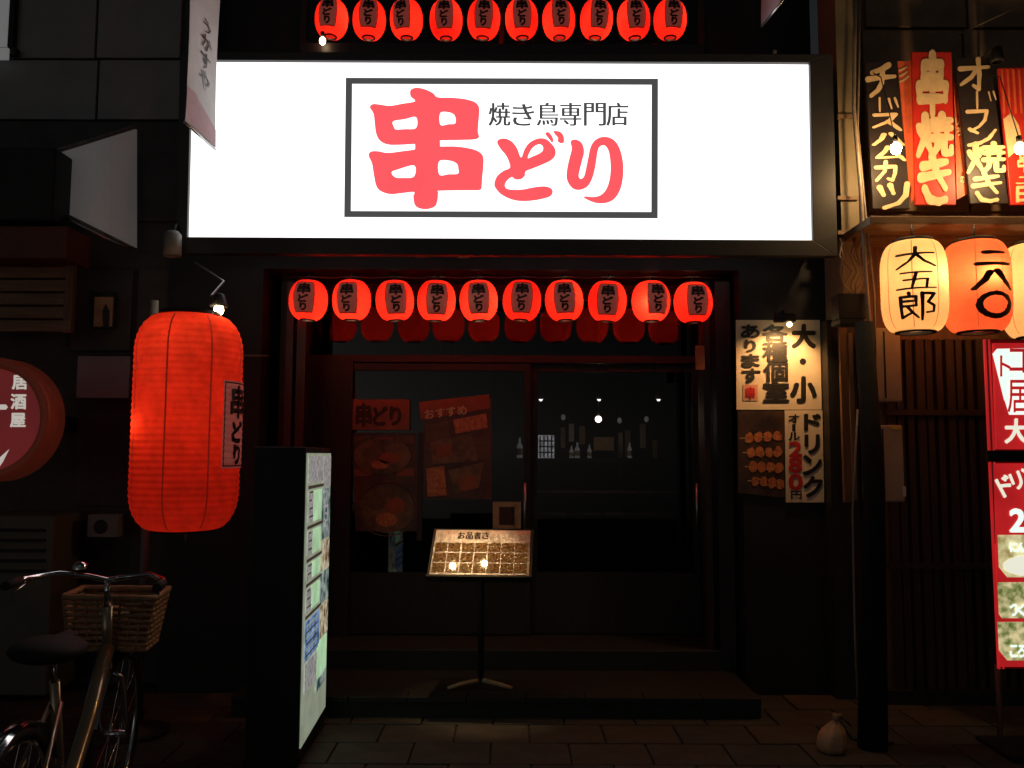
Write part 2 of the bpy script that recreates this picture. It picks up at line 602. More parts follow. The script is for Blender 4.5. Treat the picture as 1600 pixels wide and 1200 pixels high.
# ================================================================== THE SETTING
g = MB().box((-14, -8, -.2), (14, 14, -.02)).build('street_ground', M['ground'])
struct(g)
pv = struct(MB().box((-4.2, 3.3, -.02), (4.2, 5.72, -.012)).build('pavement', M['ground']))
slab_me = None
PW, PD = .40, .30
M['paving2'] = mat('warmer paving', (.060, .047, .038), .7, .4, 7, .25)
k = 0
for j in range(7):
    for i in range(21):
        x = -4.1 + i * PW + (PW / 2 if j % 2 else 0)
        y = 3.45 + j * PD
        if x > 4.0:
            continue
        if slab_me is None:
            o = MB().box((-PW / 2 + .005, -PD / 2 + .005, -.03), (PW / 2 - .005, PD / 2 - .005, 0)).build('paving_slab', M['paving'], None, .004)
            slab_me = o.data
            slab2 = slab_me.copy()
            slab2.materials.clear()
            slab2.materials.append(M['paving2'])
        else:
            o = bpy.data.objects.new('paving_slab', slab2 if random.random() < .4 else slab_me)
            COL.objects.link(o)
        o.location = (x, y, random.uniform(-.002, .002))
        o.rotation_euler = (random.uniform(-.004, .004), random.uniform(-.004, .004), 0)
        o.parent = pv
        k += 1
XL, XR = at(425, 700, 5.6).x, at(1135, 700, 5.6).x
st = struct(MB().box((XL, 4.92, -.02), (XR, 5.55, .11)).build('lower_step', M['step'], None, .008))
st2 = struct(MB().box((XL, 5.53, -.02), (XR, 6.1, .24)).build('upper_step', M['step'], None, .008))
lip = MB()
for i in range(9):
    x0 = XL + (XR - XL) * i / 9
    o = MB().box((x0 + .004, 4.90, .085), (x0 + (XR - XL) / 9 - .004, 5.03, .118)).build('edging_tile', M['step'], st, .004)

# ================================================================== RESTAURANT BUILDING
rb = thing('restaurant_building', 'black fronted skewer restaurant with recessed glass entrance under the white sign', 'building', (0, 5.9, 0))
TOP = 5.2
xa, xb = at(285, 500, 5.6).x, at(1308, 500, 5.6).x
jl, jr = at(440, 700, 5.6).x, at(1148, 700, 5.6).x
MB().box((xa, 5.42, -.02), (jl - .10, 5.9, 2.72)).build('side_wall', M['black_paint'], rb)
MB().box((jr, 5.42, -.02), (xb, 5.9, 2.72)).build('side_wall', M['black_paint'], rb)
zs = at(800, 398, 5.42).z
MB().box((xa, 5.46, 2.722), (xb, 6.3, 2.95)).build('floor_band', M['black_paint'], rb)
# upper storey: dark window behind the upper lanterns
MB().box((xa, 5.95, 2.952), (xb, 6.1, TOP + .6)).build('upper_wall', M['black_paint'], rb)
uw = MB()
pbox(uw, 480, -90, 1090, 72, 5.92, .028)
uwin = uw.build('window', M['glass'], rb)
for (a, b_, c, d) in ((470, -95, 480, 80), (1090, -95, 1100, 80), (470, 72, 1100, 84), (780, -90, 788, 72)):
    pbox(MB(), a, b_, c, d, 5.90, .05).build('window_frame', M['black_wood'], uwin)
# jambs of the opening, reddish lacquer
for (a, b_) in ((441, 452), (458, 472)):
    pbox(MB(), a, 440, b_, 1075, 5.55, .12).build('door_jamb', M['red_wood'], rb)
for (a, b_) in ((1102, 1112), (1122, 1146)):
    pbox(MB(), a, 440, b_, 1075, 5.55, .12).build('door_jamb', M['red_wood'], rb)
pbox(MB(), 448, 402, 1122, 412, 5.50, .10).build('lintel', M['red_wood'], rb)
# recess side cheeks and ceiling, then the glazed front at Y=5.97
DY = 5.97
gl, gr_ = at(478, 700, DY).x, at(1098, 700, DY).x
MB().box((gl - .12, 5.67, .2), (gl, 6.2, 2.72)).build('recess_wall', M['black_wood'], rb)
MB().box((gr_, 5.67, .2), (gr_ + .12, 6.2, 2.72)).build('recess_wall', M['black_wood'], rb)
tz0, tz1 = at(800, 556, DY).z, at(800, 470, DY).z
tr = MB().box((gl + .02, DY, tz0), (gr_ - .02, DY + .008, tz1)).build('transom_window', M['glass'], rb)
MB().box((gl, DY - .03, tz0 - .05), (gr_, DY + .05, tz0)).build('transom_bar', M['black_wood'], tr)
MB().box((gl, DY - .03, tz1), (gr_, DY + .05, 2.72)).build('transom_head', M['black_wood'], tr)
pbox(MB(), 476, 560, 547, 1010, DY - .05, .03).build('reflection_cover', M['black_wood'], rb)  # added to cover the big lantern's reflection in the door glass
mid = at(829, 700, DY).x
for nm, a, b_, yo in (('sliding_door', gl + .02, mid, 0), ('sliding_door', mid + .004, gr_ - .02, .05)):
    d_ = MB()
    zt, zb = tz0 - .06, .25
    fw = .045
    d_.box((a, DY + yo - .02, zb), (a + fw, DY + yo + .02, zt))
    d_.box((b_ - fw, DY + yo - .02, zb), (b_, DY + yo + .02, zt))
    d_.box((a + fw, DY + yo - .02, zt - .05), (b_ - fw, DY + yo + .02, zt))
    d_.box((a + fw, DY + yo - .02, zb), (b_ - fw, DY + yo + .02, zb + .42))
    do = d_.build(nm, M['black_wood'], rb)
    MB().box((a + fw, DY + yo - .004, zb + .42), (b_ - fw, DY + yo + .004, zt - .05)).build('pane', M['glass'], do)
    hx = (b_ - .10) if yo == 0 else (b_ - .085)
    MB().tube([(hx + .06, DY + yo - .045, .95), (hx + .06, DY + yo - .045, 1.3)], .011).build('handle', M['metal'], do)
# room behind the glass
rm = MB()
rm.box((gl - .6, 10, .0), (gr_ + .9, 10.1, 3))
rm.box((gl - .7, 6.2, .0), (gl - .6, 10.1, 3))
rm.box((gr_ + .9, 6.2, .0), (gr_ + 1.0, 10.1, 3))
rm.build('room_wall', M['black_wood'], rb)
MB().box((gl - .7, 6.105, .1), (gr_ + 1, 10.1, .2)).build('room_floor', M['black_wood'], rb)
MB().box((gl - .7, 6.31, 2.8), (gr_ + 1, 10.1, 2.94)).build('room_ceiling', M['black_wood'], rb)
# slatted screen behind the glass of the left door
ls = thing('lattice_screen', 'dark vertical slat screen behind the top of the left glass door', 'screen', (at(710, 600, 6.2).x, 6.2, 1.6))
for i in range(11):
    px = 652 + i * 11
    pbox(MB(), px, 540, px + 4, 640, 6.2, .02).build('slat', M['red_wood'], ls)
pbox(MB(), 646, 636, 770, 642, 6.19, .04).build('rail', M['red_wood'], ls)

# ------------------------------------------------------------------ the white sign
SY = 5.0
sg = thing('illuminated_sign', 'large lit white shop sign with red brush logo in a grey frame', 'sign', (at(780, 375, SY).x, SY + .2, at(780, 375, SY).z))
f = MB()
quad(f, [(302, 97), (1263, 101), (1268, 377), (295, 372)], SY, .02)
f.build('sign_face', M['sign_white'], sg)
co = [at(*p, SY) for p in ((284, 84), (1298, 88), (1306, 402), (277, 398))]
ci = [at(*p, SY) for p in ((302, 97), (1263, 101), (1268, 377), (295, 372))]
for i in range(4):
    j = (i + 1) % 4
    MB().prism([co[i] + Vector((0, -.03, 0)), co[j] + Vector((0, -.03, 0)), ci[j] + Vector((0, -.03, 0)), ci[i] + Vector((0, -.03, 0))], (0, .06, 0)).build('casing_edge', M['casing'], sg, .004)
bk = MB().prism([c + Vector((0, .032, .13 if i > 1 else 0)) for i, c in enumerate(co)], (0, .36, 0))
bk.build('casing', M['black_paint'], sg)
ob = [(540.5, 122), (1028, 123.5), (1027.5, 341.5), (538, 339.5)]
ib = [(550.5, 131.5), (1018, 133), (1017.5, 331.5), (548.5, 330)]
bm_ = MB()
for i in range(4):
    j = (i + 1) % 4
    bm_.prism([at(*p, SY) + Vector((0, -.003, 0)) for p in (ob[i], ob[j], ib[j], ib[i])], (0, -.002, 0))
bm_.build('border', M['sign_grey'], sg)


def zc(x, y):
    return at(520 + x / 3.0189, 100 + y / 3.0189, SY) + Vector((0, -.004, 0))


KUSHI = [[(365, 130), (375, 118), (400, 113), (440, 122), (475, 140), (495, 158), (560, 160), (620, 166), (665, 178), (685, 195), (692, 220), (688, 270), (685, 320), (690, 345), (670, 357), (600, 360), (512, 362), (507, 366), (507, 386), (512, 390), (580, 390), (650, 400), (690, 415), (710, 440), (710, 490), (705, 540), (703, 575), (695, 595), (640, 597), (506, 599), (498, 606), (495, 640), (485, 670), (460, 683), (430, 686), (400, 678), (385, 660), (380, 625), (383, 605), (330, 610), (270, 615), (225, 600), (205, 575), (195, 530), (185, 470), (170, 435), (178, 415), (210, 412), (260, 420), (330, 412), (382, 405), (388, 400), (388, 382), (382, 379), (330, 382), (265, 382), (225, 365), (205, 330), (198, 280), (192, 235), (175, 205), (190, 190), (220, 192), (270, 198), (330, 188), (388, 177), (368, 155)],
         [(285, 272), (340, 262), (393, 252), (393, 303), (340, 308), (300, 310), (290, 300)],
         [(508, 232), (550, 230), (575, 245), (578, 280), (545, 285), (508, 288)],
         [(278, 512), (310, 498), (385, 480), (383, 532), (330, 538), (295, 535)],
         [(502, 460), (555, 458), (585, 472), (592, 495), (590, 518), (545, 521), (503, 523)]]
DO = [[(775, 370), (790, 354), (820, 354), (848, 370), (870, 400), (888, 442), (905, 402), (930, 370), (970, 352), (1005, 355), (1030, 375), (1048, 400), (1050, 430), (1030, 455), (990, 475), (940, 495), (910, 508), (905, 530), (885, 545), (860, 545), (845, 535), (825, 548), (812, 570), (820, 588), (850, 594), (900, 592), (950, 582), (1000, 578), (1030, 588), (1037, 607), (1020, 628), (960, 643), (900, 648), (850, 642), (800, 620), (770, 590), (762, 565), (775, 530), (805, 505), (835, 490), (830, 460), (815, 430), (790, 400)],
      [(920, 445), (930, 415), (950, 390), (975, 380), (990, 390), (990, 410), (970, 425), (940, 438)]]
DAK1 = [[(1002, 330), (1015, 322), (1030, 335), (1040, 358), (1035, 372), (1020, 355)]]
DAK2 = [[(1040, 318), (1070, 320), (1088, 340), (1090, 370), (1075, 375), (1060, 365), (1062, 350), (1050, 335)]]
RI = [[(1122, 375), (1125, 362), (1142, 357), (1165, 365), (1180, 385), (1185, 420), (1175, 460), (1165, 500), (1160, 530), (1170, 543), (1185, 530), (1195, 490), (1205, 440), (1215, 395), (1235, 362), (1270, 345), (1310, 350), (1340, 375), (1360, 420), (1370, 480), (1368, 540), (1355, 595), (1330, 635), (1295, 655), (1250, 658), (1215, 648), (1185, 632), (1190, 625), (1230, 628), (1265, 618), (1290, 590), (1305, 545), (1310, 490), (1305, 430), (1295, 400), (1280, 385), (1260, 390), (1250, 410), (1243, 455), (1235, 500), (1222, 545), (1200, 580), (1165, 595), (1135, 590), (1112, 565), (1102, 530), (1108, 480), (1120, 430), (1127, 400)]]
for lp in (KUSHI, DO, DAK1, DAK2, RI):
    outline('red_lettering', lp, zc, M['sign_red'], sg)
xs = [764, 801, 839, 875, 913, 948]
lettering('grey_lettering', [(c, x, 161 + (2 if c in 'き' else 0), x + 33, 197) for c, x in zip('焼き鳥専門店', xs)], SY, M['sign_grey'], sg, bold=-.9)
MB().box((at(1210, 92, SY).x - .02, SY - .034, at(1210, 88, SY).z), (at(1210, 92, SY).x + .0, SY - .05, at(1210, 84, SY).z)).build('bolt', M['metal'], sg)


# ------------------------------------------------------------------ lanterns
def lantern_profile(rad, h, ribs, top=.55, p=2.6, amp=.012, flat=0):
    """(r,z) pairs of a ribbed barrel from -h/2 to h/2"""
    out = []
    n = ribs * 4
    for i in range(n + 1):
        t = -1 + 2 * i / n
        tt = max(0, (abs(t) - flat) / (1 - flat))
        r = rad * (top + (1 - top) * max(0, (1 - tt ** p)) ** (1 / 1.9))
        r *= 1 - amp * (1 - abs(math.sin(math.pi * i / 4)))
        out.append((r, t * h / 2))
    return out


def rad_at(prof, z):
    for (r0, z0), (r1, z1) in zip(prof, prof[1:]):
        if z0 <= z <= z1:
            return r0 + (r1 - r0) * (z - z0) / max(1e-6, z1 - z0)
    return prof[0][0]


def wrap(mb, V, F, prof, lift, layer=.0004):
    """flat (u,z,layer) shape laid on the lantern, u=0 facing -Y"""
    rm_ = max(r for r, z in prof)
    vs = []
    for u, z, l in V:
        r = rad_at(prof, z) + lift + l * layer
        a = u / rm_
        vs.append((r * math.sin(a), -r * math.cos(a), z))
    return mb.add(vs, F)


def grid(u0, u1, z0, z1, nu, nz):
    V = [(u0 + (u1 - u0) * i / nu, z0 + (z1 - z0) * j / nz, 0) for j in range(nz + 1) for i in range(nu + 1)]
    F = [(j * (nu + 1) + i, j * (nu + 1) + i + 1, (j + 1) * (nu + 1) + i + 1, (j + 1) * (nu + 1) + i) for j in range(nz) for i in range(nu)]
    return V, F


def make_small_lantern(label, group, rad=.127, h=.262):
    t = thing('red_lantern', label, 'lantern', (0, 0, 0), group)
    prof = lantern_profile(rad, h, 11, top=.36, p=2.15, amp=.016)
    MB().lathe(prof, n=28).build('paper_shade', M['red_paper'], t)
    c = MB()
    for s in (-1, 1):
        z = s * h / 2
        MB().lathe([(rad * .34, z - .006), (rad * .39, z - .004), (rad * .39, z + .006), (rad * .32, z + .008), (rad * .32, z - .006)], n=20).build('ring', M['black_paint'], t)
    lw, lz0, lz1 = rad * .52, -h * .36, h * .37
    V, F = grid(-lw, lw, lz0, lz1, 8, 10)
    lb = wrap(MB(), V, F, prof, .0025).build('label_panel', M['label_film'], t)
    b = MB()
    e = .0065
    for (u0, u1, a, z) in ((-lw - e, -lw, lz0 - e, lz1 + e), (lw, lw + e, lz0 - e, lz1 + e), (-lw, lw, lz0 - e, lz0), (-lw, lw, lz1, lz1 + e)):
        V, F = grid(u0, u1, a, z, 6 if u1 - u0 > .02 else 1, 10 if z - a > .02 else 1)
        wrap(b, V, F, prof, .0035)
    b.build('label_border', M['seam'], lb)
    cw = lw * .62
    hh = (lz1 - lz0)
    items = [('串', -cw, -.47 * hh, cw, -.10 * hh), ('ど', -cw * .75, -.06 * hh, cw * .75, .19 * hh), ('り', -cw * .5, .23 * hh, cw * .5, .46 * hh)]
    V, F = letters(items, bold=.004)
    V = [(x, -y + (lz0 + lz1) / 2, l) for x, y, l in V]
    wrap(MB(), V, F, prof, .005).build('lettering', M['ink'], lb)
    MB().tube([(0, 0, h / 2), (0, 0, h / 2 + .05)], .006).build('hanger', M['dark_cable'], t)
    MB().ball((0, 0, 0), .022).build('bulb', M['bulb_soft'], t)
    return t


ORD = ['first', 'second', 'third', 'fourth', 'fifth', 'sixth', 'seventh', 'eighth', 'ninth', 'tenth']


random.seed(21)


def lant_label(i, row):
    if i == 0:
        return 'leftmost red paper lantern of the ' + row
    if i == 9:
        return 'rightmost red paper lantern of the ' + row
    return '%s red paper lantern from the left in the %s' % (ORD[i], row)


LY = 5.45
lroot = make_small_lantern('', 'red lanterns hung in a row below the sign')
low_off = [-9, -9, 2, 1, 0, 0, 1, 1, 13, 9]
lx = [482, 549.5, 617, 682, 748, 815.5, 881.5, 949, 1017, 1083]
ly = [469.5, 469, 470, 470, 470, 470, 470, 471, 471, 473]
for i in range(10):
    o = lroot if i == 0 else copy_tree(lroot)
    o['label'] = lant_label(i, 'lower row beneath the white sign')
    p = at(lx[i], ly[i], LY)
    o.location = p
    view = math.atan2(p.x, p.y)
    o.rotation_euler = (random.uniform(-.05, .05), random.uniform(-.06, .06), math.asin(low_off[i] / 33) - view)
    bo = Vector((random.uniform(-.03, .03), random.uniform(-.03, .03), random.uniform(-.03, .02)))
    if i == 8:
        bo = Vector((-.005, -.085, -.025))
    lamp('lantern_glow', p + bo, random.uniform(.8, 1.5), (1, .55, .3), .02, parent=o)
UY = 5.6
uroot = make_small_lantern('', 'red lanterns hung in a row above the sign', .115, .262)
up_off = [-8, -2, -11, -4, 0, 1, 5, 7, 6, 8]
ux = [518, 577, 635, 697, 756, 815, 873, 932, 990, 1047]
for i in range(10):
    o = uroot if i == 0 else copy_tree(uroot)
    o['label'] = lant_label(i, 'upper row above the white sign')
    p = at(ux[i], 31 + random.uniform(-1, 1), UY)
    o.location = p
    view = math.atan2(p.x, p.y)
    o.rotation_euler = (random.uniform(-.05, .05), random.uniform(-.06, .06), math.asin(up_off[i] / 30) - view)
    bo = Vector((random.uniform(-.03, .03), random.uniform(-.03, .03), random.uniform(-.03, .02)))
    lamp('lantern_glow', p + bo, random.uniform(.5, 1.0), (1, .5, .3), .02, parent=o)
for Yw, y0, x0, x1, lb in ((LY, 433, 450, 1118, 'thin black wire carrying the lower row of red lanterns'), (UY, -12, 490, 1075, 'thin black wire carrying the upper row of red lanterns')):
    pts = [at(x0 + (x1 - x0) * i / 20, y0 + 1.2 * math.cos(i * math.pi), Yw) for i in range(21)]
    tag(MB().tube(pts, .005, 6).build('wire', M['dark_cable']), lb, 'wire')
# balcony ledge below the upper lanterns
pbox(MB(), 470, 68, 1100, 84, 5.45, .44).build('window_ledge', M['red_wood'], rb)
sl = thing('small_lamp', 'tiny warm lamp below the leftmost lantern of the upper row', 'lamp', at(504, 62, 5.4))
MB().ball(at(504, 64, 5.4), .018, sc=(1.2, 1, 1.6)).build('bulb', M['bulb_soft'], sl)
MB().tube([at(504, 57, 5.4), at(504, 50, 5.4)], .014).build('socket', M['black_paint'], sl)

# ------------------------------------------------------------------ big red lantern, spotlight
BY = 4.35
bc = at(292.5, 659, BY)
br = (at(380, 659, BY).x - at(205, 659, BY).x) / 2 * .925
bh = at(292, 492, BY).z - at(292, 826, BY).z
bl = thing('big_red_lantern', 'tall ribbed red paper lantern hanging left of the entrance', 'lantern', bc)
prof = lantern_profile(br, bh, 34, top=.55, p=2.2, amp=.018, flat=.62)
MB().lathe(prof, bc, n=48).build('paper_shade', M['dim_red_paper'], bl)
for i in range(8):
    V, F = grid(-.004, .004, -bh * .495, bh * .495, 1, 80)
    mb = wrap(MB(), V, F, prof, .0015)
    a = R(-1 + 45 * i)
    mb.v = [tuple(bc + Matrix.Rotation(a, 3, 'Z') @ Vector(v)) for v in mb.v]
    mb.build('paper_seam', M['seam'], bl)
for s in (-1, 1):
    z = s * bh / 2
    MB().lathe([(br * .5, z - .01), (br * .57, z - .008), (br * .57, z + .018), (br * .47, z + .02), (br * .47, z - .01)], bc, n=28).build('ring', M['black_paint'], bl)
# label on the right flank
rot = Matrix.Rotation(R(62) - math.atan2(bc.x, bc.y), 3, 'Z')
lz1, lz0 = at(360, 597, BY).z - bc.z, at(360, 731, BY).z - bc.z
lw = br * .43


def onbig(V, F, lift, name, m, par, layer=.0006):
    mb = wrap(MB(), V, F, prof, lift, layer)
    mb.v = [tuple(bc + rot @ Vector(v)) for v in mb.v]
    return mb.build(name, m, par)


V, F = grid(-lw, lw, lz0, lz1, 12, 40)
lbp = onbig(V, F, .006, 'label_panel', M['big_label'], bl)
for (u0, u1, a, z) in ((-lw + .008, -lw + .014, lz0 + .008, lz1 - .008), (lw - .014, lw - .008, lz0 + .008, lz1 - .008), (-lw + .014, lw - .014, lz0 + .008, lz0 + .014), (-lw + .014, lw - .014, lz1 - .014, lz1 - .008)):
    V, F = grid(u0, u1, a, z, 12 if u1 - u0 > .02 else 1, 40 if z - a > .02 else 1)
    onbig(V, F, .0075, 'label_border', M['ink'], lbp)
hh = lz1 - lz0
cw = lw * .55
V, F = letters([('串', -cw, -.44 * hh, cw, -.08 * hh), ('ど', -cw * .8, -.03 * hh, cw * .8, .2 * hh), ('り', -cw * .5, .24 * hh, cw * .5, .45 * hh)], bold=.007)
V = [(x, -y + (lz0 + lz1) / 2, l) for x, y, l in V]
onbig(V, F, .009, 'lettering', M['ink'], lbp)
lamp('lantern_glow', bc + Vector((-.17, -.14, -.02)), .55, (1, .5, .25), .03, parent=bl)
lamp('lantern_glow', bc + Vector((.02, 0, .05)), .75, (1, .5, .25), .05, parent=bl)
MB().tube([at(290, 826, BY), at(291, 846, BY)], .007).build('tassel_cord', M['cable'], bl)
ps = thing('lantern_post', 'slim grey post with round cap standing behind the big red lantern', 'post', Vector((at(226, 900, 4.62).x, 4.62, 0)))
xp = at(226, 860, 4.62).x
MB().tube([(xp, 4.62, 0), (xp, 4.62, 2.35)], .022, 12).build('shaft', M['grey_box'], ps)
MB().lathe([(.16, 0), (.16, .025), (.03, .045), (.028, .12)], (xp, 4.62, 0), 24).build('base', M['black_paint'], ps)
sp = thing('spotlight', 'small warm spotlight shining above the big red lantern', 'lamp', at(338, 470, 4.45))
p0 = at(342, 484, 4.36)
MB().lathe([(.018, .06), (.026, .055), (.045, .0), (.047, -.012), (.04, -.012), (.02, .045)], p0 + Vector((-.008, .02, .03)), 16).build('shade', M['black_paint'], sp)
MB().ball(p0, .028, sc=(.9, .9, 1.1)).build('bulb', M['bulb'], sp)
MB().tube([p0 + Vector((-.008, .02, .08)), at(330, 462, 4.5), at(350, 440, 4.7), at(305, 410, 5.02)], .007).build('arm', M['metal'], sp)
lamp('spot_glow', p0 + Vector((-.01, -.05, -.03)), 7, (1, .72, .4), .03, parent=sp)
cn = thing('lamp_housing', 'grey cylindrical lamp housing at the lower left corner of the sign', 'lamp', at(269, 400, 4.92))
pc = at(269, 400, 4.92)
MB().lathe([(.001, .155), (.03, .152), (.05, .13), (.053, 0), (.045, 0), (.043, .01), (.001, .012)], pc, 20).build('shell', M['grey_box'], cn)
MB().tube([pc + Vector((0, 0, .15)), pc + Vector((0, .03, .2)), pc + Vector((0, .12, .2))], .012).build('bracket', M['black_paint'], cn)

# ------------------------------------------------------------------ light box stand
lbx = thing('light_box', 'black standing menu light box with lit price side facing the entrance', 'light box', (-1.1, 4.45, 0))
n0, n1 = at(474, 900, 4.12), at(511, 900, 4.79)
zt = at(474, 708, 4.12).z
zb = at(460, 1170, 4.12).z
xl = at(393, 900, 4.12).x
c = MB()
a, b_ = Vector((n0.x, 4.12, 0)), Vector((n1.x, 4.79, 0))
d = (b_ - a)
nrm = Vector((d.y, -d.x, 0)).normalized()
lft = -nrm * (n0.x - xl)
z0, z1 = .015, zt + .03
e = d.normalized() * .02


def up(v, z):
    return Vector((v.x, v.y, z))


c.prism([up(a - e, z0), up(b_ + e, z0), up(b_ + e, z1), up(a - e, z1)], lft)
c.build('cabinet', M['black_paint'], lbx, .006)
pf = MB().prism([up(a, zb) + nrm * .001, up(b_, zb) + nrm * .001, up(b_, zt) + nrm * .001, up(a, zt) + nrm * .001], nrm * .006)
M['lb_green'] = emis('lit pale green print', (.42, .66, .40), .78, .18, 9)
M['lb_grey'] = emis('lit grey print on box', (.42, .42, .42), .5, .35, 40)
M['lb_teal'] = emis('lit teal photo', (.03, .16, .15), .9, .8, 14, (.30, .36, .34))
M['lb_blue'] = emis('lit blue photo', (.05, .14, .34), .9, .5, 14, (.2, .3, .5))
M['lb_dark'] = emis('dark print line', (.05, .035, .03), .8)
M['lb_food'] = emis('lit food photo', (.25, .14, .07), .9, .6, 22, (.55, .5, .35))
M['lb_cream'] = emis('lit cream print', (.40, .46, .34), .5, .12, 9)
pf.build('lit_panel', M['lb_cream'], lbx)
Hh = zt - zb


def lbq(u0, u1, v0, v1, name, m, lift=.010):
    P = []
    for u, v in ((u0, v0), (u1, v0), (u1, v1), (u0, v1)):
        P.append(up(a + d * u, zt - Hh * v) + nrm * lift)
    return MB().prism(P, nrm * .001).build(name, m, lbx)


lbq(.03, .62, .01, .105, 'heading', M['lb_grey'])
rows = [.115, .255, .37, .455, .565]
for i, v in enumerate(rows):
    lbq(.03, .66, v, v + .011, 'heading_bar', M['lb_dark'])
    nv = (rows + [.575])[i + 1]
    if i < 4:
        lbq(.05, .23, v + .02, nv - .01, 'price_list', M['lb_grey'])
        lbq(.24, .57, v + .02, nv - .01, 'green_block', M['lb_green'])
lbq(.64, .98, .01, .13, 'photo_print', M['lb_grey'])
lbq(.60, .98, .135, .33, 'photo_print', M['lb_teal'])
lbq(.62, .98, .335, .45, 'photo_print', M['lb_food'])
lbq(.60, .98, .455, .57, 'photo_print', M['lb_teal'])
lbq(.04, .60, .585, .72, 'photo_print', M['lb_blue'])
lbq(.63, .98, .58, .70, 'photo_print', M['lb_food'])
lbq(.06, .52, .73, .83, 'photo_print', M['lb_grey'])
lbq(.55, .95, .71, .84, 'photo_print', M['lb_green'])
lbq(.50, .90, .845, .885, 'photo_print', M['lb_teal'])
for i in range(15):   # rows of tiny print
    v = .135 + i * .0285
    if all(abs(v - r_) > .018 for r_ in rows):
        lbq(.07, .07 + random.uniform(.08, .15), v, v + .006, 'text_line', M['lb_dark'], .0125)
for i in range(6):
    lbq(.66 + .02 * (i % 2), .80 + .03 * (i % 3), .145 + i * .028, .155 + i * .028, 'text_line', M['lb_grey'], .0125)
    lbq(.07, .5, .60 + i * .02, .606 + i * .02, 'text_line', M['lb_dark' if i % 2 else 'lb_cream'], .0125)
for sx in (.1, .9):
    for sy in (.1, .9):
        pass
MB().box((xl - .02, 4.14, 0), (n0.x - .02, 4.78, .014)).build('base', M['rubber'], lbx)

# ------------------------------------------------------------------ menu stand, menu, downlights
MY = 5.1
mc = at(752, 863, MY)
soff_z = at(780, 400, 5.0).z
tilt = R(39.4)
ms = thing('menu_stand', 'black lectern stand holding the lit menu in the entrance', 'stand', (mc.x, MY + .02, .118))
yaw = Matrix.Rotation(R(-3), 3, 'Z')
ax = yaw @ Vector((1, 0, 0))
ay = yaw @ Vector((0, math.cos(tilt), math.sin(tilt)))
an = ax.cross(ay)
Wm, Lm = .585, .365


def mp_(u, v, h=0):
    return mc + ax * (u * Wm) + ay * (v * Lm) + an * h


MB().prism([mp_(-.53, -.55, -.002), mp_(.53, -.55, -.002), mp_(.53, .55, -.002), mp_(-.53, .55, -.002)], -an * .022).build('board', M['black_paint'], ms, .003)
MB().prism([mp_(-.53, -.60, -.02), mp_(.53, -.60, -.02), mp_(.53, -.552, -.02), mp_(-.53, -.552, -.02)], an * .045).build('lip', M['black_paint'], ms, .003)
MB().tube([mc - an * .026 + ay * .02, (mc.x, MY + .04, mc.z - .1), (mc.x, MY + .02, .15)], .019, 12).build('pole', M['black_paint'], ms)
for (dx, dy) in ((-1, -.35), (1, -.35), (0, 1)):
    MB().tube([(mc.x, MY + .02, .16), (mc.x + dx * .12, MY + .02 + dy * .12, .142), (mc.x + dx * .19, MY + .02 + dy * .19, .127)], [.014, .013, .010], 8).build('foot', M['tan_paper'], ms)
M['menu_print'] = mat('menu print under film', (.10, .045, .015), .10, .5, 60, .55, col2=(.70, .45, .18), spec=1, coat=.5)
M['menu_head'] = mat('menu heading print', (.38, .27, .2), .2, .3, 25, .2, col2=(.62, .48, .38), spec=.9, coat=1)
mn = thing('menu', 'glossy printed menu sheet glowing under two small lights on the black stand', 'menu', mc)
MB().prism([mp_(-.5, -.5, .001), mp_(.5, -.5, .001), mp_(.5, .5, .001), mp_(-.5, .5, .001)], an * .003).build('sheet', M['menu_head'], mn)
for r_ in range(3):
    for q in range(7):
        u0 = -.485 + q * .139
        v0 = .20 - r_ * .23
        MB().prism([mp_(u0, v0 - .20, .0045), mp_(u0 + .128, v0 - .20, .0045), mp_(u0 + .128, v0, .0045), mp_(u0, v0, .0045)], an * .0012).build('dish_print', M['menu_print'], mn)
for i, c_ in enumerate('お品書き'):
    mt_ = letters([(c_, -.26 + i * .085, 0, -.19 + i * .085, 1)], bold=.004)
    MB().add([mp_(x, .45 - y * .16, .0062 + l * .0003) for x, y, l in mt_[0]], mt_[1]).build('character', M['brown_ink'], mn)
# downlights in the sign's underside: mirrored by the sheet into the camera
eye = Vector((0, 0, CAMZ))
for i, (px, py) in enumerate(((708, 886), (757, 882))):
    dd = CROT @ Vector((px - 800, 600 - py, -FPX))
    t = (mc - eye).dot(an) / dd.dot(an)
    hit = eye + dd * t
    rr = dd - an * 2 * dd.dot(an)
    tz = (soff_z + .085 - hit.z) / rr.z
    q = hit + rr * tz
    dl = thing('downlight', ('left' if i == 0 else 'right') + ' one of two recessed downlights under the sign above the menu stand', 'lamp', q, 'downlights under the sign')
    MB().lathe([(.001, .04), (.03, .04), (.033, -.048), (.045, -.05), (.045, -.053), (.03, -.053)], q, 20).build('can', M['black_paint'], dl)
    MB().ball(q + Vector((0, 0, .015)), .026).build('bulb', M['bulb_hot'], dl)
    lamp('down_glow', q + Vector((0, 0, -.03)), 34, (1, .66, .30), .02, spot=19, target=hit, parent=dl)

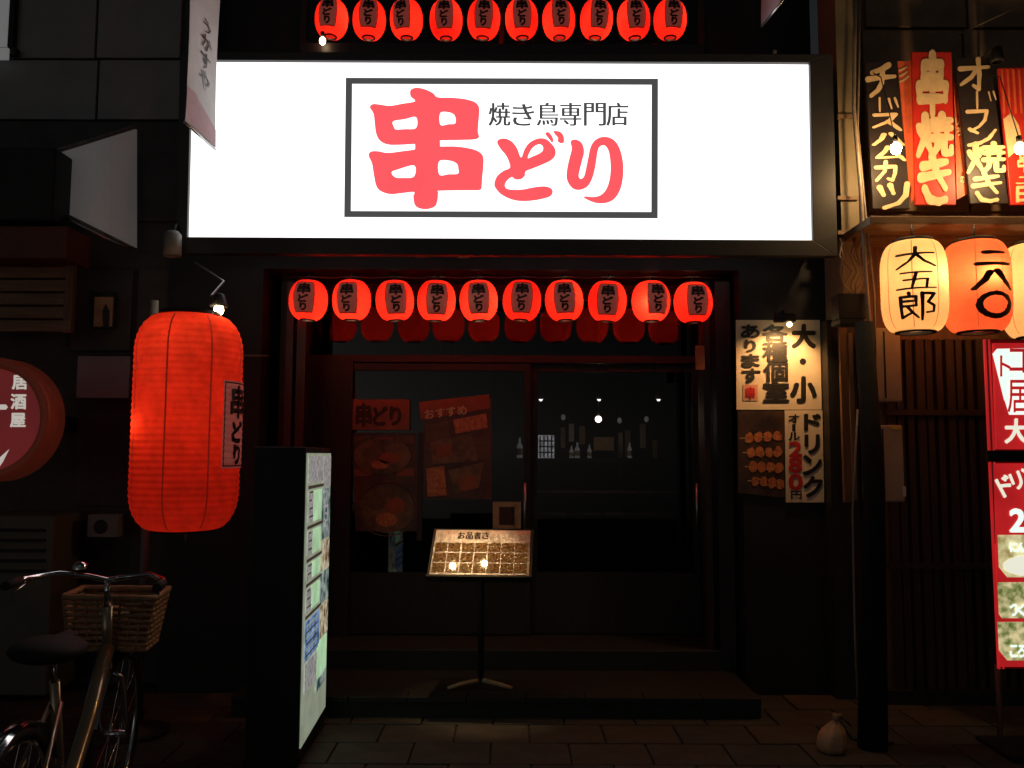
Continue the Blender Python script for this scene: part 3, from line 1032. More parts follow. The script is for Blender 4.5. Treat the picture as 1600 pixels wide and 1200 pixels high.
# ------------------------------------------------------------------ posters right of the entrance
PY = 5.41
po = thing('room_poster', 'pale poster about private rooms with black brush writing under a lamp', 'poster', at(1216, 640, PY))
quad(MB(), [(1150, 500), (1281, 500), (1284, 640), (1151, 640)], PY - .004, .004).build('sheet', M['pale_paper'], po)
lettering('lettering', [('大', 1238, 508, 1273, 543), ('・', 1251, 562, 1257, 568), ('小', 1236, 590, 1274, 628)], PY - .004, M['ink'], po, bold=2.2)
lettering('lettering', [('各', 1191, 508, 1230, 533), ('種', 1192, 535, 1230, 565), ('個', 1193, 566, 1230, 596), ('室', 1193, 597, 1232, 628)], PY - .004, M['ink'], po, bold=1.3)
lettering('lettering', [('あ', 1158, 508, 1186, 528), ('り', 1164, 532, 1180, 550), ('ま', 1159, 554, 1186, 574), ('す', 1159, 577, 1187, 598)], PY - .004, M['ink'], po, bold=1.2)
quad(MB(), [(1161, 601), (1184, 601), (1184, 626), (1161, 626)], PY - .0075, .001).build('seal', mat('pink seal', (.65, .30, .22), .5, .1, 10, 0), po)
lettering('lettering', [('串', 1166, 605, 1179, 622)], PY - .0075, M['red_ink'], po, bold=.8)
ph = thing('food_poster', 'dark glossy photo poster of grilled skewers below the private room poster', 'poster', at(1190, 710, PY))
quad(MB(), [(1153, 642), (1226, 642), (1226, 778), (1153, 770)], PY - .003, .003).build('sheet', mat('dark photo ground', (.018, .012, .010), .3, .5, 9, 0, col2=(.10, .05, .03), coat=.3), ph)
rnd = random.Random(11)
for i in range(4):
    ox, oy = 1160 + i * 4, 684 + i * 22
    dx, dy = 62 - i * 3, -4 + i * 3
    quad(MB(), [(ox - 4, oy), (ox + dx, oy + dy), (ox + dx, oy + dy + 2), (ox - 4, oy + 2)], PY - .0045, .001).build('stick_print', M['tan_paper'], ph)
    for j in range(4):
        cx, cy = ox + dx * (.16 + j * .24), oy + dy * (.16 + j * .24) + 1
        rg = [at(cx + (7 + rnd.uniform(-1.5, 1.5)) * math.cos(k * math.pi / 5), cy + (8 + rnd.uniform(-1.5, 2)) * math.sin(k * math.pi / 5), PY - .0065) for k in range(10)]
        MB().prism(rg, (0, .001, 0)).build('meat_print', M['meat'], ph)
dp = thing('drink_poster', 'narrow pale drink price poster with a red 280 on it', 'poster', at(1256, 710, PY))
quad(MB(), [(1226, 641), (1285, 641), (1288, 785), (1228, 785)], PY - .009, .004).build('sheet', M['pale_paper'], dp)
lettering('lettering', [('ド', 1257, 648, 1281, 672), ('リ', 1258, 680, 1279, 708), ('ン', 1255, 712, 1283, 742), ('ク', 1256, 745, 1284, 776)], PY - .009, M['ink'], dp, bold=1.6)
lettering('lettering', [('オ', 1232, 648, 1248, 660), ('ー', 1238, 663, 1242, 674), ('ル', 1232, 676, 1249, 688)], PY - .009, M['ink'], dp, bold=.7)
lettering('red_lettering', [('2', 1233, 691, 1252, 713), ('8', 1233, 715, 1252, 738), ('0', 1233, 741, 1253, 765)], PY - .009, M['red_ink'], dp, bold=1.3)
lettering('lettering', [('円', 1236, 767, 1252, 779)], PY - .009, M['ink'], dp, bold=.5)
cl = thing('poster_lamp', 'dark picture lamp fixed over the private room poster', 'lamp', at(1225, 500, 5.30))
p0 = at(1226, 500, 5.26)
MB().lathe([(.016, -.07), (.03, -.065), (.03, .055), (.02, .07)], p0 + Vector((-.0, 0, .012)), 14, True, axis='X').build('shade', M['black_paint'], cl)
MB().tube([p0, p0 + Vector((0, .03, .06)), p0 + Vector((0, .15, .05))], .008).build('arm', M['black_paint'], cl)
MB().ball(p0 + Vector((.03, .0, -.028)), .016).build('bulb', M['bulb'], cl)
lamp('poster_glow', p0 + Vector((.03, -.06, -.05)), 15, (1, .52, .19), .02, spot=125, target=at(1218, 600, PY), parent=cl)

# ------------------------------------------------------------------ posters on the left door glass
GY = DY - .006
M['p_orange'] = mat('orange sign board', (.28, .08, .03), .5, .25, 8, .05)
M['p_dark'] = mat('dark red poster', (.05, .015, .016), .4, .5, 5, 0, col2=(.13, .06, .04))
M['p_food'] = mat('food photo poster', (.05, .02, .015), .4, .4, 9, 0, col2=(.26, .15, .06))
M['tan_dark'] = mat('faded tan print', (.13, .08, .045), .6, .3, 20, 0)
op = thing('orange_door_board', 'small orange name board at the top of the left glass door', 'sign', at(594, 648, GY))
quad(MB(), [(546, 624), (640, 624), (640, 672), (548, 672)], GY - .03, .025).build('board', M['p_orange'], op, .003)
lettering('lettering', [('串', 557, 631, 580, 666), ('ど', 584, 636, 605, 664), ('り', 610, 636, 626, 664)], GY - .03, M['brown_ink'], op, bold=1.6)
pr = thing('plate_poster', 'dim poster with round dish photos on the left glass door', 'poster', at(600, 750, GY))
quad(MB(), [(548, 676), (650, 676), (655, 830), (556, 830)], GY - .004, .003).build('sheet', M['p_dark'], pr)
for i in range(9):
    x_, y_ = 553 + (i % 3) * 33, 682 + (i // 3) * 50
    quad(MB(), [(x_, y_), (x_ + 27, y_ - 1 + i % 2), (x_ + 28, y_ + 11), (x_ + 1, y_ + 12)], GY - .0048, .0006).build('price_print', M['p_orange' if i % 2 else 'tan_dark'], pr)
for (cx, cy, rx, ry) in ((597, 712, 45, 27), (605, 795, 42, 38)):
    ring = [at(cx + rx * math.cos(k * math.pi / 14), cy + ry * math.sin(k * math.pi / 14), GY - .008) for k in range(28)]
    MB().prism(ring, (0, .003, 0)).build('dish_print', M['p_food'], pr)
    ring = [at(cx + rx * 1.12 * math.cos(k * math.pi / 14), cy + ry * 1.12 * math.sin(k * math.pi / 14), GY - .006) for k in range(29)]
    MB().tube(ring, .003, 5, False).build('dish_rim', M['p_food'], pr)
for k_, (cx, cy, rx, ry) in enumerate(((580, 708, 16, 10), (608, 716, 18, 9), (594, 726, 14, 7), (588, 786, 15, 12), (618, 790, 15, 13), (604, 812, 17, 11))):
    ring = [at(cx + rx * math.cos(k * math.pi / 8), cy + ry * math.sin(k * math.pi / 8), GY - .0105) for k in range(16)]
    MB().prism(ring, (0, .002, 0)).build('food_print', M['tan_dark' if k_ % 3 == 0 else 'p_orange' if k_ % 3 == 1 else 'meat'], pr)
bp2 = thing('slanted_poster', 'dark red poster with a slanted orange heading beside the plate poster', 'poster', at(710, 710, GY))
quad(MB(), [(662, 640), (768, 622), (768, 780), (662, 780)], GY - .004, .003).build('sheet', M['p_dark'], bp2)
quad(MB(), [(655, 628), (764, 616), (766, 638), (657, 656)], GY - .010, .003).build('heading', M['p_orange'], bp2)
for (q_, nm) in (([(672, 690), (740, 676), (746, 720), (676, 726)], 'dish_print'), ([(700, 735), (756, 722), (748, 762), (712, 772)], 'dish_print')):
    quad(MB(), q_, GY - .009, .002).build(nm, M['p_food'], bp2)
lettering('lettering', [(c_, 664 + i * 17, 640 - i * 2, 678 + i * 17, 654 - i * 2, -8) for i, c_ in enumerate('おすすめ')], GY - .009, M['cream'], bp2, bold=.4)
for i, (q_, m__) in enumerate((([(664, 664), (700, 658), (704, 684), (668, 690)], 'tan_dark'), ([(708, 656), (760, 646), (762, 668), (712, 678)], 'meat'), ([(742, 684), (766, 680), (766, 716), (746, 718)], 'tan_dark'),
                                ([(666, 732), (694, 728), (698, 774), (668, 776)], 'meat'), ([(716, 748), (744, 742), (742, 764), (720, 768)], 'p_orange'), ([(680, 698), (704, 694), (706, 712), (684, 716)], 'p_orange'))):
    quad(MB(), q_, GY - .0105, .001).build('photo_print', M[m__], bp2)
pbox(MB(), 652, 676, 660, 845, GY - .012, .012).build('glazing_bar', M['red_wood'], rb)
nt_ = thing('door_notice', 'small tan notice low on the left glass door beside the menu', 'notice', at(790, 806, GY))
quad(MB(), [(770, 784), (814, 784), (814, 826), (770, 826)], GY - .005, .003).build('sheet', M['tan_paper'], nt_)
quad(MB(), [(780, 792), (804, 792), (804, 820), (780, 820)], GY - .0075, .001).build('print_block', M['brown_ink'], nt_)
cup = thing('hanging_plaque', 'small brown plaque hung high on the right door jamb', 'plaque', at(1094, 560, 5.52))
pbox(MB(), 1087, 540, 1101, 578, 5.5, .015).build('board', M['p_orange'], cup, .003)
MB().tube([at(1094, 540, 5.505), at(1094, 528, 5.52)], .003, 6).build('cord', M['dark_cable'], cup)

# ------------------------------------------------------------------ inside the right door: lights and wares standing in for street reflections
IY = 7.6
for i, px in enumerate((845, 936, 1029)):
    d_ = thing('reflection_light', ('left', 'middle', 'right')[i] + ' one of three small white lights standing in for reflections in the right door', 'lamp', at(px, 624, IY), 'lights standing in for door reflections')  # added light in place of a mirrored street light
    q = at(px, 624, IY)
    MB().ball(q, .017).build('bulb', M['bulb_white'], d_)
    MB().lathe([(.03, -.0), (.035, .01), (.022, .07), (.008, .09), (.008, 2.78 - q.z)], q, 12).build('shade', M['metal'], d_)
pl = thing('reflection_bulb', 'bright round bulb standing in for a reflection in the right door', 'lamp', at(935, 655, IY))  # added bulb in place of the brightest mirrored street light
q = at(935, 655, IY)
MB().ball(q, .030).build('bulb', M['bulb_yellow'], pl)
MB().tube([q + Vector((0, 0, .03)), q + Vector((0, 0, .08))], .014).build('socket', M['black_paint'], pl)
MB().tube([q + Vector((0, 0, .08)), (q.x, q.y, 2.79)], .004, 6).build('cord', M['dark_cable'], pl)
lamp('reflection_glow', q + Vector((0, -.05, -.02)), .5, (1, .75, .45), .03, parent=pl)  # glow of the added bulb
sh = thing('back_shelf', 'dark shelf with drinks in the room behind the right glass door', 'shelf', at(880, 722, 8.0))
pbox(MB(), 800, 716, 1010, 722, 7.95, .3).build('board', M['black_wood'], sh)
pbox(MB(), 800, 722, 812, 760, 8.0, .2).build('support', M['black_wood'], sh)
pbox(MB(), 1000, 722, 1010, 760, 8.0, .2).build('support', M['black_wood'], sh)
M['reflection_white'] = emis('white reflection glow', (.42, .42, .42), .8, .5, 25)  # added white glow for street windows mirrored in the door
M['glow_glass'] = mat('pale glowing glass', (.5, .5, .48), .15, .3, 20, 0, emit=(.2, .2, .19), es=.5)  # glow added so bottles and globes resemble mirrored lights
BN = ['white bottle standing in for a reflection nearest the door edge', 'pale bottle standing in for a reflection second along the shelf', 'pale bottle standing in for a reflection third along the shelf', 'short pale bottle standing in for a reflection below the bright bulb', 'tall pale bottle standing in for a reflection at the far right']
for i, (px, hpx, wpx) in enumerate(((812, 34, 9), (902, 26, 8), (893, 20, 7), (921, 22, 7), (984, 26, 7))):
    base = at(px, 716, 8.05)
    hgt = hpx / 1305 * 8.05
    r_ = wpx / 2 / 1305 * 8.05
    b = thing('bottle', BN[i], 'bottle', base, 'bottles standing in for door reflections')  # stands in for a pale shape mirrored in the glass
    MB().lathe([(r_, .002), (r_, hgt * .55), (r_ * .4, hgt * .72), (r_ * .36, hgt * .93)], base, 12, True).build('glass', M['glow_glass'], b)
    MB().lathe([(r_ * .42, hgt * .93), (r_ * .42, hgt)], base, 10, True).build('cap', M['metal'], b)
    MB().lathe([(r_ * 1.03, hgt * .15), (r_ * 1.03, hgt * .45)], base, 12).build('paper_label', M['pale_paper'], b)
lm = thing('reflection_panel', 'small white panel with dark bars standing in for mirrored street windows', 'sign', at(856, 716, 7.98))  # added panel in place of mirrored street windows
pbox(MB(), 841, 680, 866, 716, 7.97, .03).build('panel', M['reflection_white'], lm)
for i in range(4):
    pbox(MB(), 843 + i * 6, 681, 845 + i * 6, 715, 7.96, .008).build('bar', M['black_paint'], lm)
for i in range(3):
    pbox(MB(), 842, 688 + i * 9, 865, 690 + i * 9, 7.95, .008).build('bar', M['black_paint'], lm)
cbd = tag(quad(MB(), [(928, 683), (959, 683), (959, 704), (928, 704)], 8.0, .02).build('reflection_board', M['tan_paper']), 'small tan board standing in for a reflection under the bright bulb', 'sign')  # added board in place of a mirrored tan shape
ct = thing('bar_counter', 'dark wooden counter inside the room behind the right glass door', 'counter', (at(930, 800, 7.4).x, 7.4, .2))
pbox(MB(), 815, 770, 1075, 777, 7.2, .5).build('top', M['brown_wood'], ct, .006)
pbox(MB(), 822, 778, 1068, 900, 7.32, .06).build('front_board', M['black_wood'], ct)
for i, px in enumerate((860, 915, 970, 1025)):
    b0 = Vector((at(px, 820, 6.95).x, 6.95, .2))
    so_ = thing('bar_stool', ('leftmost', 'second', 'third', 'rightmost')[i] + ' dark round stool at the counter behind the right glass door', 'stool', b0, 'stools at the dark counter')
    zs_ = at(px, 806, 6.95).z
    MB().lathe([(.001, zs_ - .03), (.15, zs_ - .03), (.16, zs_), (.14, zs_ + .02), (.001, zs_ + .025)], (b0.x, b0.y, 0), 20).build('seat', M['brown_wood'], so_)
    for k_ in range(4):
        a_ = math.pi / 4 + k_ * math.pi / 2
        MB().tube([(b0.x + .1 * math.cos(a_), b0.y + .1 * math.sin(a_), zs_ - .03), (b0.x + .17 * math.cos(a_), b0.y + .17 * math.sin(a_), .2)], .012, 6).build('leg', M['black_wood'], so_)
SL = ['white', 'pale', 'faded', 'narrow', 'short', 'tall', 'creased']
for i, (px, y0_, y1_) in enumerate(((876, 668, 700), (889, 662, 690), (905, 666, 694), (966, 676, 742), (977, 672, 714), (1000, 662, 700), (1020, 688, 716))):
    s_ = tag(pbox(MB(), px, y0_, px + 7 + i % 3, y1_, 8.3 - .01 * i, .004).build('reflection_slip', M['pale_paper' if i % 2 else 'tan_paper']), SL[i] + ' paper slip standing in for a blurred reflection in the right glass door', 'menu slip', 'slips standing in for door reflections')  # added pale strip imitating a blurred upright reflection
for i, (px, py) in enumerate(((968, 657), (1010, 655), (880, 652))):
    gq = at(px, py, 7.9)
    gg = thing('reflection_globe', ('globe standing in for a reflection nearest the bright bulb', 'globe standing in for a reflection below the right white light', 'globe standing in for a reflection left of the bright bulb')[i], 'lamp', gq, 'globes standing in for door reflections')  # added globe in place of a mirrored light
    MB().ball(gq, .022, sc=(1, 1, 1.3)).build('glass', M['glow_glass'], gg)
    MB().tube([gq + Vector((0, 0, .025)), (gq.x, gq.y, 2.79)], .003, 6).build('cord', M['dark_cable'], gg)

# ================================================================== RIGHT NEIGHBOUR
NY = 5.25
nb = thing('neighbour_bar', 'brown clad neighbouring bar front on the right with hand written boards', 'building', (at(1480, 700, NY).x, NY, 0))
xe = 4.2
x0 = at(1345, 500, NY).x
MB().box((x0, NY + .03, -.02), (xe, NY + .5, 5.5)).build('wall', M['brown_wood'], nb)
for (a, b_, c_, d_) in ((1352, -60, 1508, 42), (1512, -60, 1640, 42), (1352, 47, 1508, 330), (1512, 47, 1640, 330)):
    pbox(MB(), a, b_, c_, d_, NY, .028).build('wall_panel', M['brown_panel'], nb, .003)
colm = MB()
pbox(colm, 1311, -60, 1339, 500, 5.12, .3)
cp = colm.build('column', M['beige'], nb)
for yy in (178, 306, 360):
    pbox(MB(), 1309, yy, 1341, yy + 6, 5.10, .02).build('band', M['brown_panel'], cp)
pbox(MB(), 1300, 500, 1345, 1110, 5.3, .2).build('lower_column', M['black_wood'], nb)
zl = at(1480, 345, 4.75).z
le = MB()
le.box((at(1356, 340, 4.75).x, 4.72, zl - .03), (xe, NY, zl + .02))
le.build('ledge', M['plank_wood'], nb, .005)
pbox(MB(), 1360, 352, 1640, 372, 4.95, .04).build('fascia', M['brown_wood'], nb)
for i in range(14):
    px = 1392 + i * 16
    pbox(MB(), px, 530, px + (9 if i % 3 else 13), 1088, NY - .02, .045).build('slat', M['dark_slat'], nb)
for yy in (640, 880):
    pbox(MB(), 1385, yy, 1620, yy + 9, NY - .045, .03).build('rail', M['dark_slat'], nb)
pbox(MB(), 1385, 1080, 1640, 1112, NY - .06, .09).build('plinth', M['black_wood'], nb)
# hand written boards standing on the ledge
WY = 4.98


def board(pts, m, txt, label, brushw, strip=None):
    t = thing('menu_board', label, 'board', at(sum(p[0] for p in pts) / 4, max(p[1] for p in pts), WY), 'hand written boards on the ledge')
    quad(MB(), pts, WY, .022).build('plank', m, t, .003)
    lettering('lettering', txt, WY, M['cream'], t, bold=1.2, brushw=brushw, layer=.00035)
    return t


board([(1352, 98), (1402, 92), (1422, 326), (1364, 326)], M['board_black'],
      [('チ', 1354, 100, 1399, 152), ('ー', 1364, 152, 1384, 176), ('゛', 1384, 152, 1406, 172), ('ス', 1361, 176, 1408, 206), ('ハ', 1363, 206, 1412, 230), ('ム', 1364, 229, 1414, 252), ('カ', 1366, 252, 1404, 284), ('ツ', 1370, 284, 1421, 326)],
      'leftmost black board with cream cheese ham cutlet writing', 17)
board([(1425, 81), (1487, 81), (1494, 320), (1431, 320)], M['board_red'],
      [('串', 1431, 88, 1482, 178), ('焼', 1432, 180, 1486, 246), ('き', 1434, 244, 1486, 318)], 'bright red board with cream grilled skewer writing', 20)
board([(1493, 90), (1548, 90), (1576, 318), (1516, 318)], M['board_black'],
      [('オ', 1498, 92, 1546, 142), ('ー', 1514, 142, 1538, 172), ('゛', 1541, 142, 1558, 160), ('フ', 1508, 170, 1546, 206), ('ン', 1510, 196, 1557, 230), ('焼', 1510, 224, 1568, 272), ('き', 1516, 270, 1566, 316)],
      'tilted black board with cream oven grill writing beside the red board', 15)
for (pts, lb, tx) in (([(1400, 96), (1424, 95), (1432, 300), (1424, 318)], 'narrow orange red strip between the leftmost black board and the red board', [('彡', 1403, 104, 1420, 130)]),
                      ([(1490, 120), (1500, 150), (1518, 300), (1495, 312)], 'narrow red strip between the red board and the tilted black board', [('い', 1492, 185, 1502, 196), ('ろ', 1493, 200, 1503, 212), ('の', 1499, 276, 1507, 286)])):
    s_ = thing('paper_strip', lb, 'banner', at(pts[2][0], pts[2][1], WY + .03), 'red strips between the boards')
    quad(MB(), pts, WY + .028, .006).build('sheet', M['strip_red'], s_)
    lettering('lettering', tx, WY + .028, M['cream'], s_, bold=.4)
# red board cut by the right edge
rl = board([(1560, 106), (1640, 104), (1650, 320), (1580, 320)], M['board_red'],
           [('串', 1588, 236, 1612, 268), ('二', 1588, 274, 1612, 290), ('日', 1588, 292, 1612, 316)],
           'red board with a cream fan shape cut off by the right edge', 14)
fan = [(1568, 186), (1580, 176), (1592, 196), (1596, 214), (1588, 236), (1576, 246)]
quad(MB(), fan, WY - .006, .003).build('fan_print', M['cream'], rl)
for i in range(5):
    quad(MB(), [(1564 + i * 9, 108), (1567 + i * 9, 108), (1571 + i * 9, 176), (1568 + i * 9, 178)], WY - .005, .002).build('stripe_print', M['strip_red'], rl)
# bare bulbs
for i, (px, py) in enumerate(((1400, 232), (1594, 232))):
    q = at(px, py, 4.68)
    b = thing('bare_bulb', ('bare warm bulb hanging before the leftmost black board', 'bare warm bulb hanging at the right end of the ledge')[i], 'lamp', q, 'bare bulbs before the boards')
    MB().ball(q, .030, sc=(1, 1, 1.15)).build('bulb', M['bulb_bare'], b)
    MB().tube([q + Vector((0, 0, .03)), q + Vector((0, .01, .075))], .015).build('socket', M['black_paint'], b)
    MB().tube([q + Vector((0, .01, .075)), q + Vector((0, .16, .5)), q + Vector((.06, .55, .75))], .0035, 6).build('cord', M['dark_cable'], b)
# spotlight arms at the top right
for (pts, lb) in (([(1480, 62), (1540, 34), (1600, 6)], 'thin pale cable sagging across the brown upper wall'),):
    tag(MB().tube([at(x, y, 5.1) for x, y in pts], .005, 6).build('cable', M['cable']), lb, 'cable')
s2 = thing('clip_spotlight', 'small black clip spotlight above the tilted board', 'lamp', at(1560, 85, 4.95))
q = at(1558, 86, 4.9)
MB().lathe([(.015, .05), (.028, .045), (.036, -.03), (.036, -.045), (.028, -.045)], q, 14).build('shade', M['black_paint'], s2)
MB().tube([q + Vector((0, 0, .05)), q + Vector((.05, .1, .11)), q + Vector((.09, .36, .13))], .008).build('arm', M['metal'], s2)


# lanterns under the ledge
def bar_lantern(px, py, wpx, hpx, Y, paper_m, txt, label, brushw, face):
    p = at(px, py, Y)
    rad = wpx / 2 / 1305 * Y
    h = hpx / 1305 * Y
    t = thing('bar_lantern', label, 'lantern', p, 'lanterns under the ledge of the bar')
    prof = lantern_profile(rad, h, 16, top=.58, p=3.0, amp=.006, flat=.2)
    MB().lathe(prof, p, n=36).build('paper_shade', paper_m, t)
    sm = M['seam_orange']
    for i in range(8):
        V, F = grid(-.0022, .0022, -h * .495, h * .495, 1, 40)
        mb = wrap(MB(), V, F, prof, .0012)
        rz = Matrix.Rotation(R(-28 + 45 * i), 3, 'Z')
        mb.v = [tuple(p + rz @ Vector(v)) for v in mb.v]
        mb.build('paper_seam', sm, t)
    for s in (-1, 1):
        z = s * h / 2
        MB().lathe([(rad * .5, z - .006), (rad * .62, z - .005), (rad * .62, z + .014), (rad * .5, z + .016), (rad * .5, z - .006)], p, n=24).build('ring', M['black_paint'], t)
    rz = Matrix.Rotation(face - math.atan2(p.x, p.y), 3, 'Z')
    for it in txt:
        V, F = letters([it], bold=.003, brushw=brushw)
        mb = wrap(MB(), [(x * rad, -y * rad, l) for x, y, l in V], F, prof, .004, .0004)
        mb.v = [tuple(p + rz @ Vector(v)) for v in mb.v]
        mb.build('character', M['brown_ink'], t)
    MB().tube([p + Vector((0, 0, h / 2)), (p.x, p.y, zl - .03)], .006).build('hanger', M['dark_cable'], t)
    return t, p


M['seam_orange'] = mat('lantern seam', (.4, .14, .05), .6, .1, 20, 0, emit=(.4, .12, .03), es=.5)
t, p = bar_lantern(1428, 449, 98, 144, 4.72, M['cream_paper'], [('大', -.58, -1.12, .60, -.42), ('五', -.56, -.34, .58, .26), ('郎', -.54, .34, .58, 1.18)], 'cream lantern with large black writing under the ledge', 10, R(4))
lamp('lantern_glow', p + Vector((.06, -.07, .05)), 1.9, (1, .7, .4), .04, parent=t)
t, p = bar_lantern(1525, 449, 100, 144, 4.72, M['orange_paper'], [('二', -.48, -1.02, .58, -.42), ('八', -.62, -.36, .62, .28), ('〇', -.52, .32, .58, 1.12)], 'orange red lantern with black writing between two cream lanterns', 19, R(30))
lamp('lantern_glow', p + Vector((.0, -.12, .05)), 1.9, (1, .6, .3), .03, parent=t)
t, p = bar_lantern(1618, 455, 98, 148, 4.72, M['cream_paper'], [('大', -.58, -1.12, .60, -.42)], 'cream lantern cut off by the right edge of the picture', 10, R(50))
lamp('lantern_glow', p + Vector((0, 0, .05)), 1.9, (1, .7, .4), .04, parent=t)

# pipes, cables and boxes between the two fronts
tag(MB().tube([at(1338, -60, 4.95), at(1335, 80, 4.95), at(1334, 170, 4.94), at(1345, 300, 4.9), at(1352, 420, 4.85), at(1358, 500, 4.8), at(1363, 700, 4.8)], .012, 8).build('hose', M['cable']), 'grey hose running down beside the beige column', 'hose')
tag(MB().tube([at(1344, -60, 5.0), at(1342, 120, 5.0), at(1340, 200, 4.99), at(1352, 330, 4.95), at(1366, 460, 4.9), at(1368, 560, 4.9)], .007, 8).build('cable', M['cable']), 'thin pale cable beside the grey hose on the beige column', 'cable')
cb = MB()
rnd = random.Random(3)
for i in range(6):
    x_ = 1316 + i * 7
    cb.tube([at(x_ + rnd.uniform(-6, 6), 372, 5.02), at(x_ + rnd.uniform(-12, 12), 400, 4.98), at(x_ + rnd.uniform(-14, 14), 425, 4.95), at(x_ + rnd.uniform(-10, 10), 445, 4.97), at(1330 + rnd.uniform(-12, 14), 462, 4.98)], .005, 6)
tag(cb.build('cable_bundle', M['cable']), 'tangle of brown cables above the dark junction box', 'cables')
jb = thing('junction_box', 'dark junction box at the top of the black pole', 'box', at(1332, 500, 4.85))
pbox(MB(), 1311, 458, 1354, 498, 4.85, .12).build('case', M['black_paint'], jb, .006)
pbox(MB(), 1313, 498, 1350, 506, 4.84, .14).build('cover_lip', M['black_paint'], jb, .002)
wp = thing('wood_strip', 'narrow brown wooden strip on the dark wall beside the black pole', 'trim', at(1328, 785, 5.2))
pbox(MB(), 1316, 508, 1328, 785, 5.2, .03).build('batten', M['brown_wood'], wp)
pbox(MB(), 1329, 520, 1336, 782, 5.19, .03).build('edge_strip', M['brown_panel'], wp)
tag(MB().tube([at(1350, 505, 4.75), (at(1354, 700, 4.7).x, 4.62, 1.3), (at(1368, 1150, 4.4).x, 4.44, 0)], [.050, .056, .074], 16).build('black_pole', M['black_matte']), 'leaning black pole between the entrance and the neighbouring bar', 'pole')
wire_p = [at(1340, 640, 4.6), at(1332, 800, 4.55), at(1336, 1000, 4.45), at(1340, 1090, 4.42)]
tag(MB().tube(wire_p, .006, 6).build('cable', M['cable']), 'grey cable hanging along the left of the black pole', 'cable')
for (x0_, y0_, x1_, y1_, lb) in ((1364, 512, 1409, 628, 'upper beige meter box left of the slatted wall'), (1362, 664, 1413, 785, 'lower beige meter box with a yellow sticker')):
    mbx = thing('meter_box', lb, 'box', at((x0_ + x1_) / 2, y1_, 5.05), 'beige meter boxes')
    pbox(MB(), x0_, y0_, x1_, y1_, 5.05, .16).build('case', M['beige_box'], mbx, .012)
    pbox(MB(), x0_ + 18, y0_ + 6, x0_ + 20, y1_ - 6, 5.044, .01).build('door_gap', M['black_paint'], mbx)
    if y0_ > 600:
        pbox(MB(), 1392, 666, 1408, 671, 5.045, .01).build('sticker', mat('yellow sticker', (.5, .42, .05), .5, .1, 10, 0), mbx)
pt = tag(pbox(MB(), 1411, 760, 1416, 776, 5.0, .02).build('paper_tag', M['white_cloth'], None, .002), 'tiny white tag beside the lower meter box', 'tag')
bg = thing('tied_bag', 'small tan bag with tied neck at the foot of the black pole', 'bag', onz(1299, 1172, 0))
q = onz(1299, 1174, 0)
prof_b = [(.02, .002), (.064, .004), (.072, .03), (.066, .075), (.05, .11), (.026, .14), (.013, .152), (.012, .165), (.02, .185), (.012, .19)]
bgm = MB().lathe(prof_b, q, 20)
bgm.v = [(x + .006 * math.sin(40 * z + 9 * math.atan2(y - q.y, x - q.x)), y + .005 * math.sin(7 * math.atan2(y - q.y, x - q.x)), z) for x, y, z in bgm.v]
bgm.v = [(x + max(0, z - .06) * .28, y, z) for x, y, z in bgm.v]
bgm.build('sack', M['bag'], bg)
MB().lathe([(.014, .152), (.018, .158), (.014, .164)], q + Vector((.026, 0, 0)), 14).build('tie', M['grey_box'], bg)
tag(MB().tube([q + Vector((.05, .05, .16)), q + Vector((.12, .04, .05)), q + Vector((.24, .03, .015)), q + Vector((.36, .1, .012))], .007, 8).build('cord', M['dark_cable']), 'black cord lying from the bag to the black pole', 'cord')

# red standing sign at the right edge
RY = 4.3
rs = thing('red_light_sign', 'lit red standing sign with white emblem and dish photos at the right edge', 'sign', Vector((at(1600, 1040, RY).x, RY, 0)))
M['rs_red'] = emis('lit red sign film', (.42, .012, .014), 1, .15, 4)
M['rs_dark'] = emis('dark red stripe', (.05, .004, .004), 1)
M['rs_white'] = emis('lit white emblem', (.85, 1.0, .92), 1)
M['rs_photo'] = emis('lit dish photo', (.40, .30, .08), 1, .3, 16, (.72, .66, .38))
M['rs_photo2'] = emis('lit dish photo with herbs', (.14, .20, .04), 1, .3, 26, (.66, .56, .30))
M['rs_print'] = emis('pale sign print', (.80, .80, .66), 1)
for (y0_, y1_) in ((536, 702), (724, 1042)):
    quad(MB(), [(1553, y0_), (1660, y0_), (1668, y1_), (1562 if y1_ > 900 else 1558, y1_)], RY, .02).build('lit_face', M['rs_red'], rs)
cbx = MB()
zz0, zz1 = at(1560, 1046, RY).z, at(1560, 530, RY).z
xx0 = at(1548, 760, RY).x
cbx.box((xx0 + .045, RY + .022, zz0), (xx0 + .5, RY + .07, zz1))
cbx.build('case', mat('red sign case', (.35, .02, .02), .4, .15, 6, .05), rs)
for i in range(3):
    MB().box((xx0 + .003 + i * .012, RY + .004 + i * .002, zz0), (xx0 + .010 + i * .012, RY + .02, zz1)).build('edge_rib', M['rs_red' if i % 2 == 0 else 'rs_dark'], rs)
pbox(MB(), 1545, 704, 1660, 722, RY - .012, .03).build('cross_bar', M['black_paint'], rs)
quad(MB(), [(1551, 553), (1558, 545), (1660, 543), (1660, 648), (1577, 648), (1571, 628), (1569, 624), (1556, 572)], RY - .003, .002).build('emblem', M['rs_white'], rs)
lettering('lettering', [('コ', 1577, 545, 1600, 582), ('ト', 1562, 556, 1578, 588), ('居', 1574, 594, 1606, 644)], RY - .004, M['rs_red'], rs, bold=.5)
lettering('lettering', [('大', 1570, 655, 1604, 692)], RY, M['rs_print'], rs, bold=1.4)
lettering('lettering', [('ド', 1560, 744, 1580, 774, -28), ('リ', 1580, 738, 1596, 764, -22), ('ン', 1598, 730, 1616, 756, -18)], RY, M['rs_print'], rs, bold=1.2)
